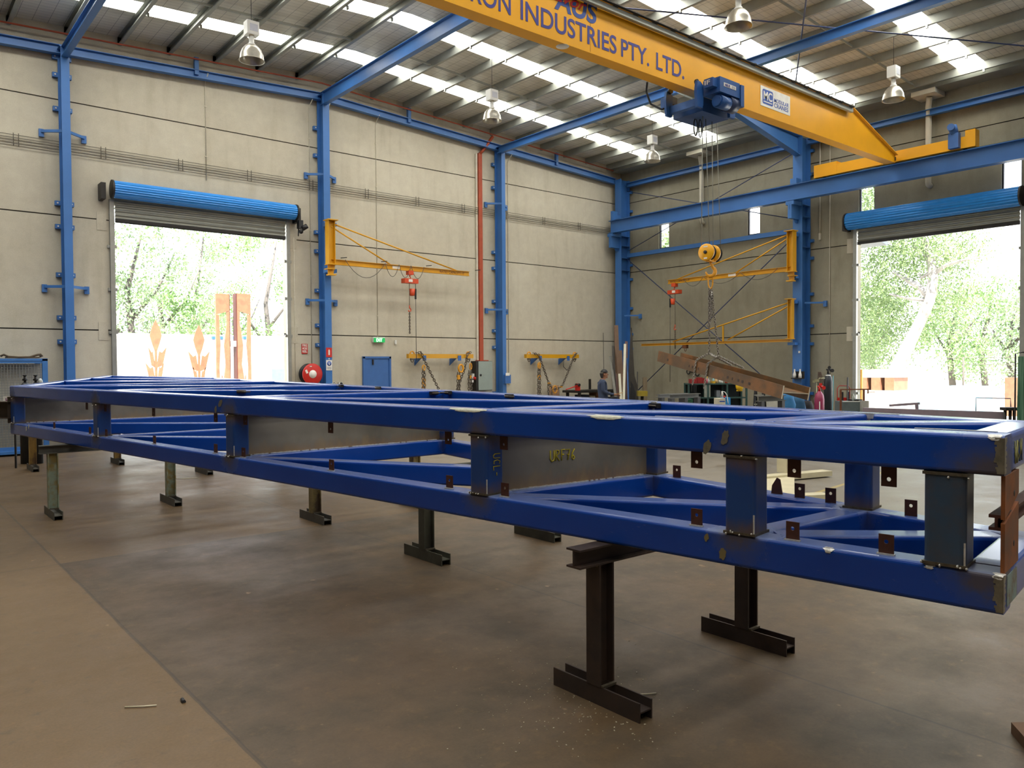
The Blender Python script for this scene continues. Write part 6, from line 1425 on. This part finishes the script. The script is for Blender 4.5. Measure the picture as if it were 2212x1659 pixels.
solo('panel_link', MB().bb(onY(494, 740, 28).x, onY(511, 740, 28).x, 28.02, 28.08, 2.55, 2.75), mk('link_pale', 'd9c9b6', .6), 'pale bar joining the two orange cut-out panels', 'bar')
for k, (pa, pb) in enumerate(((458, 465), (474, 482), (505, 511), (526, 532))):
    a, b = onY(pa, 726, 31.), onY(pb, 726, 31.); t = thing('bollard', '%s grey post with blue cap from the left behind the orange panels' % ORD[k], 'post', ((a.x+b.x)/2, 31, -.16), 'blue-capped posts in the yard')
    part('shaft', MB().bb(a.x, b.x, 31, 31.15, -.16, a.z-.12), mk('post_grey', '6f6c74', .6), t); part('cap', MB().bb(a.x, b.x, 30.99, 31.16, a.z-.12, a.z), mk('cap_blue', '2d5a9e', .5), t)
p = onY(606, 800, 25.)
t = thing('blue_container', 'light blue stacked crates at the right edge of the gable doorway', 'crates', (p.x, 25, -.16))
for k in range(4):
    z = -.16+.48*k; part('crate', MB().bb(p.x-.3, p.x+.55, 25, 25.6, z, z+.45), mk('crate_blue', '6fb2d8', .5), t)
# beyond the side door
p = onX(1858, 835, 25.); solo('orange_post', MB().bb(25, 25.08, p.y-.05, p.y+.05, -.16, 1.6), mk('post_orange', 'd08a2a', .5), 'orange post just outside the left jamb of the side door', 'post')
a, b = onX(1862, 800, 30.), onX(1935, 800, 30.)
t = thing('pallet_stack', 'white-topped stack on rust blocks outside the side door', 'stack', (30.5, (a.y+b.y)/2, -.16))
part('top_slab', MB().bb(30, 31.5, b.y, a.y, 1.25, 1.55), M_fence, t)
for f in (.05, .45, .85): y = b.y+(a.y-b.y)*f; part('block', MB().bb(30, 31.2, y, y+.35, .75, 1.25), M_cor, t)
part('lower_slab', MB().bb(29.9, 31.5, b.y-.2, a.y, .6, .75), M_fence, t); part('plinth', MB().bb(30, 31.4, b.y, a.y, -.16, .6), M_fence, t)
a = onX(2184, 818, 32.); solo('rust_box', MB().bb(32, 32.4, a.y-.2, a.y+.2, -.16, 1.25), M_cor, 'small rust-coloured box far out on the right of the yard', 'box')
a = onX(2070, 832, 30.); solo('blue_tarp', MB().bb(30, 31.5, a.y-.6, a.y+.6, -.16, .95).bb(30, 31, a.y+.6, a.y+1.4, -.16, .8), mk('tarp_blue', '8cc3d6', .6), 'pale blue tarpaulin-covered pile in the yard outside the side door', 'tarpaulin')
t = thing('wire_fence', 'thin wire fence across the yard beyond the side door', 'fence', (44, 14, -.16))
for k in range(5): part('post', MB().cyl((44, 10+3*k, -.16), (44, 10+3*k, 2.1), .05, 8), M_bark2, t)
for z in (1.3, 1.7, 2.05): part('wire', MB().cyl((44, 8, z), (44, 24, z), .015, 5), M_bark2, t)
solo('door_awning', MB().quadloft([[(22.35, 11.05, 5.75), (22.35, 12.4, 5.75), (24.4, 12.4, 5.45), (24.4, 11.05, 5.45)], [(22.35, 11.05, 5.85), (22.35, 12.4, 5.85), (24.4, 12.4, 5.55), (24.4, 11.05, 5.55)]]), mk('awning_pale', '4e5862', .5), 'pale awning edge outside the top left of the side door', 'awning')
# ================================================================ LIGHT
w = bpy.data.worlds.new('sky'); SC.world = w; w.use_nodes = True
wt = w.node_tree; bg = wt.nodes['Background']
tc = wt.nodes.new('ShaderNodeTexCoord'); sp = wt.nodes.new('ShaderNodeSeparateXYZ'); rp = wt.nodes.new('ShaderNodeValToRGB')
wt.links.new(tc.outputs['Generated'], sp.inputs[0]); wt.links.new(sp.outputs[2], rp.inputs[0]); wt.links.new(rp.outputs[0], bg.inputs[0])
rp.color_ramp.elements[0].color = (1, 1, 1, 1); rp.color_ramp.elements[1].color = (.62, .78, 1, 1); rp.color_ramp.elements[1].position = .9
bg.inputs[1].default_value = 5.0
sd = bpy.data.lights.new('sun', 'SUN'); sd.energy = 28; sd.angle = .01; sd.color = (1, .95, .87); so = bpy.data.objects.new('sun', sd); COL.objects.link(so)
so.rotation_euler = V((.45, .5, -1.1)).to_track_quat('-Z', 'Y').to_euler()
for nm, loc, rot, sx, sy in (('gable_doorway_portal', (6.67, 20.3, 2.65), V((0, -1, 0)), 4.2, 5.3), ('side_doorway_portal', (22.4, 8.8, 2.65), V((-1, 0, 0)), 4.1, 5.3)):
    L = bpy.data.lights.new(nm, 'AREA'); L.shape = 'RECTANGLE'; L.size = sx; L.size_y = sy; L.cycles.is_portal = True; o = bpy.data.objects.new(nm, L); COL.objects.link(o); o.location = loc
    o.rotation_euler = rot.to_track_quat('-Z', 'Z').to_euler()
vs = SC.view_settings; vs.view_transform = 'Standard'; vs.look = 'None'; vs.exposure = 0.0; vs.gamma = 1.0; vs.use_curve_mapping = False
SC.cycles.use_denoising = True; SC.cycles.max_bounces = 8; SC.cycles.diffuse_bounces = 5; SC.cycles.sample_clamp_indirect = 6
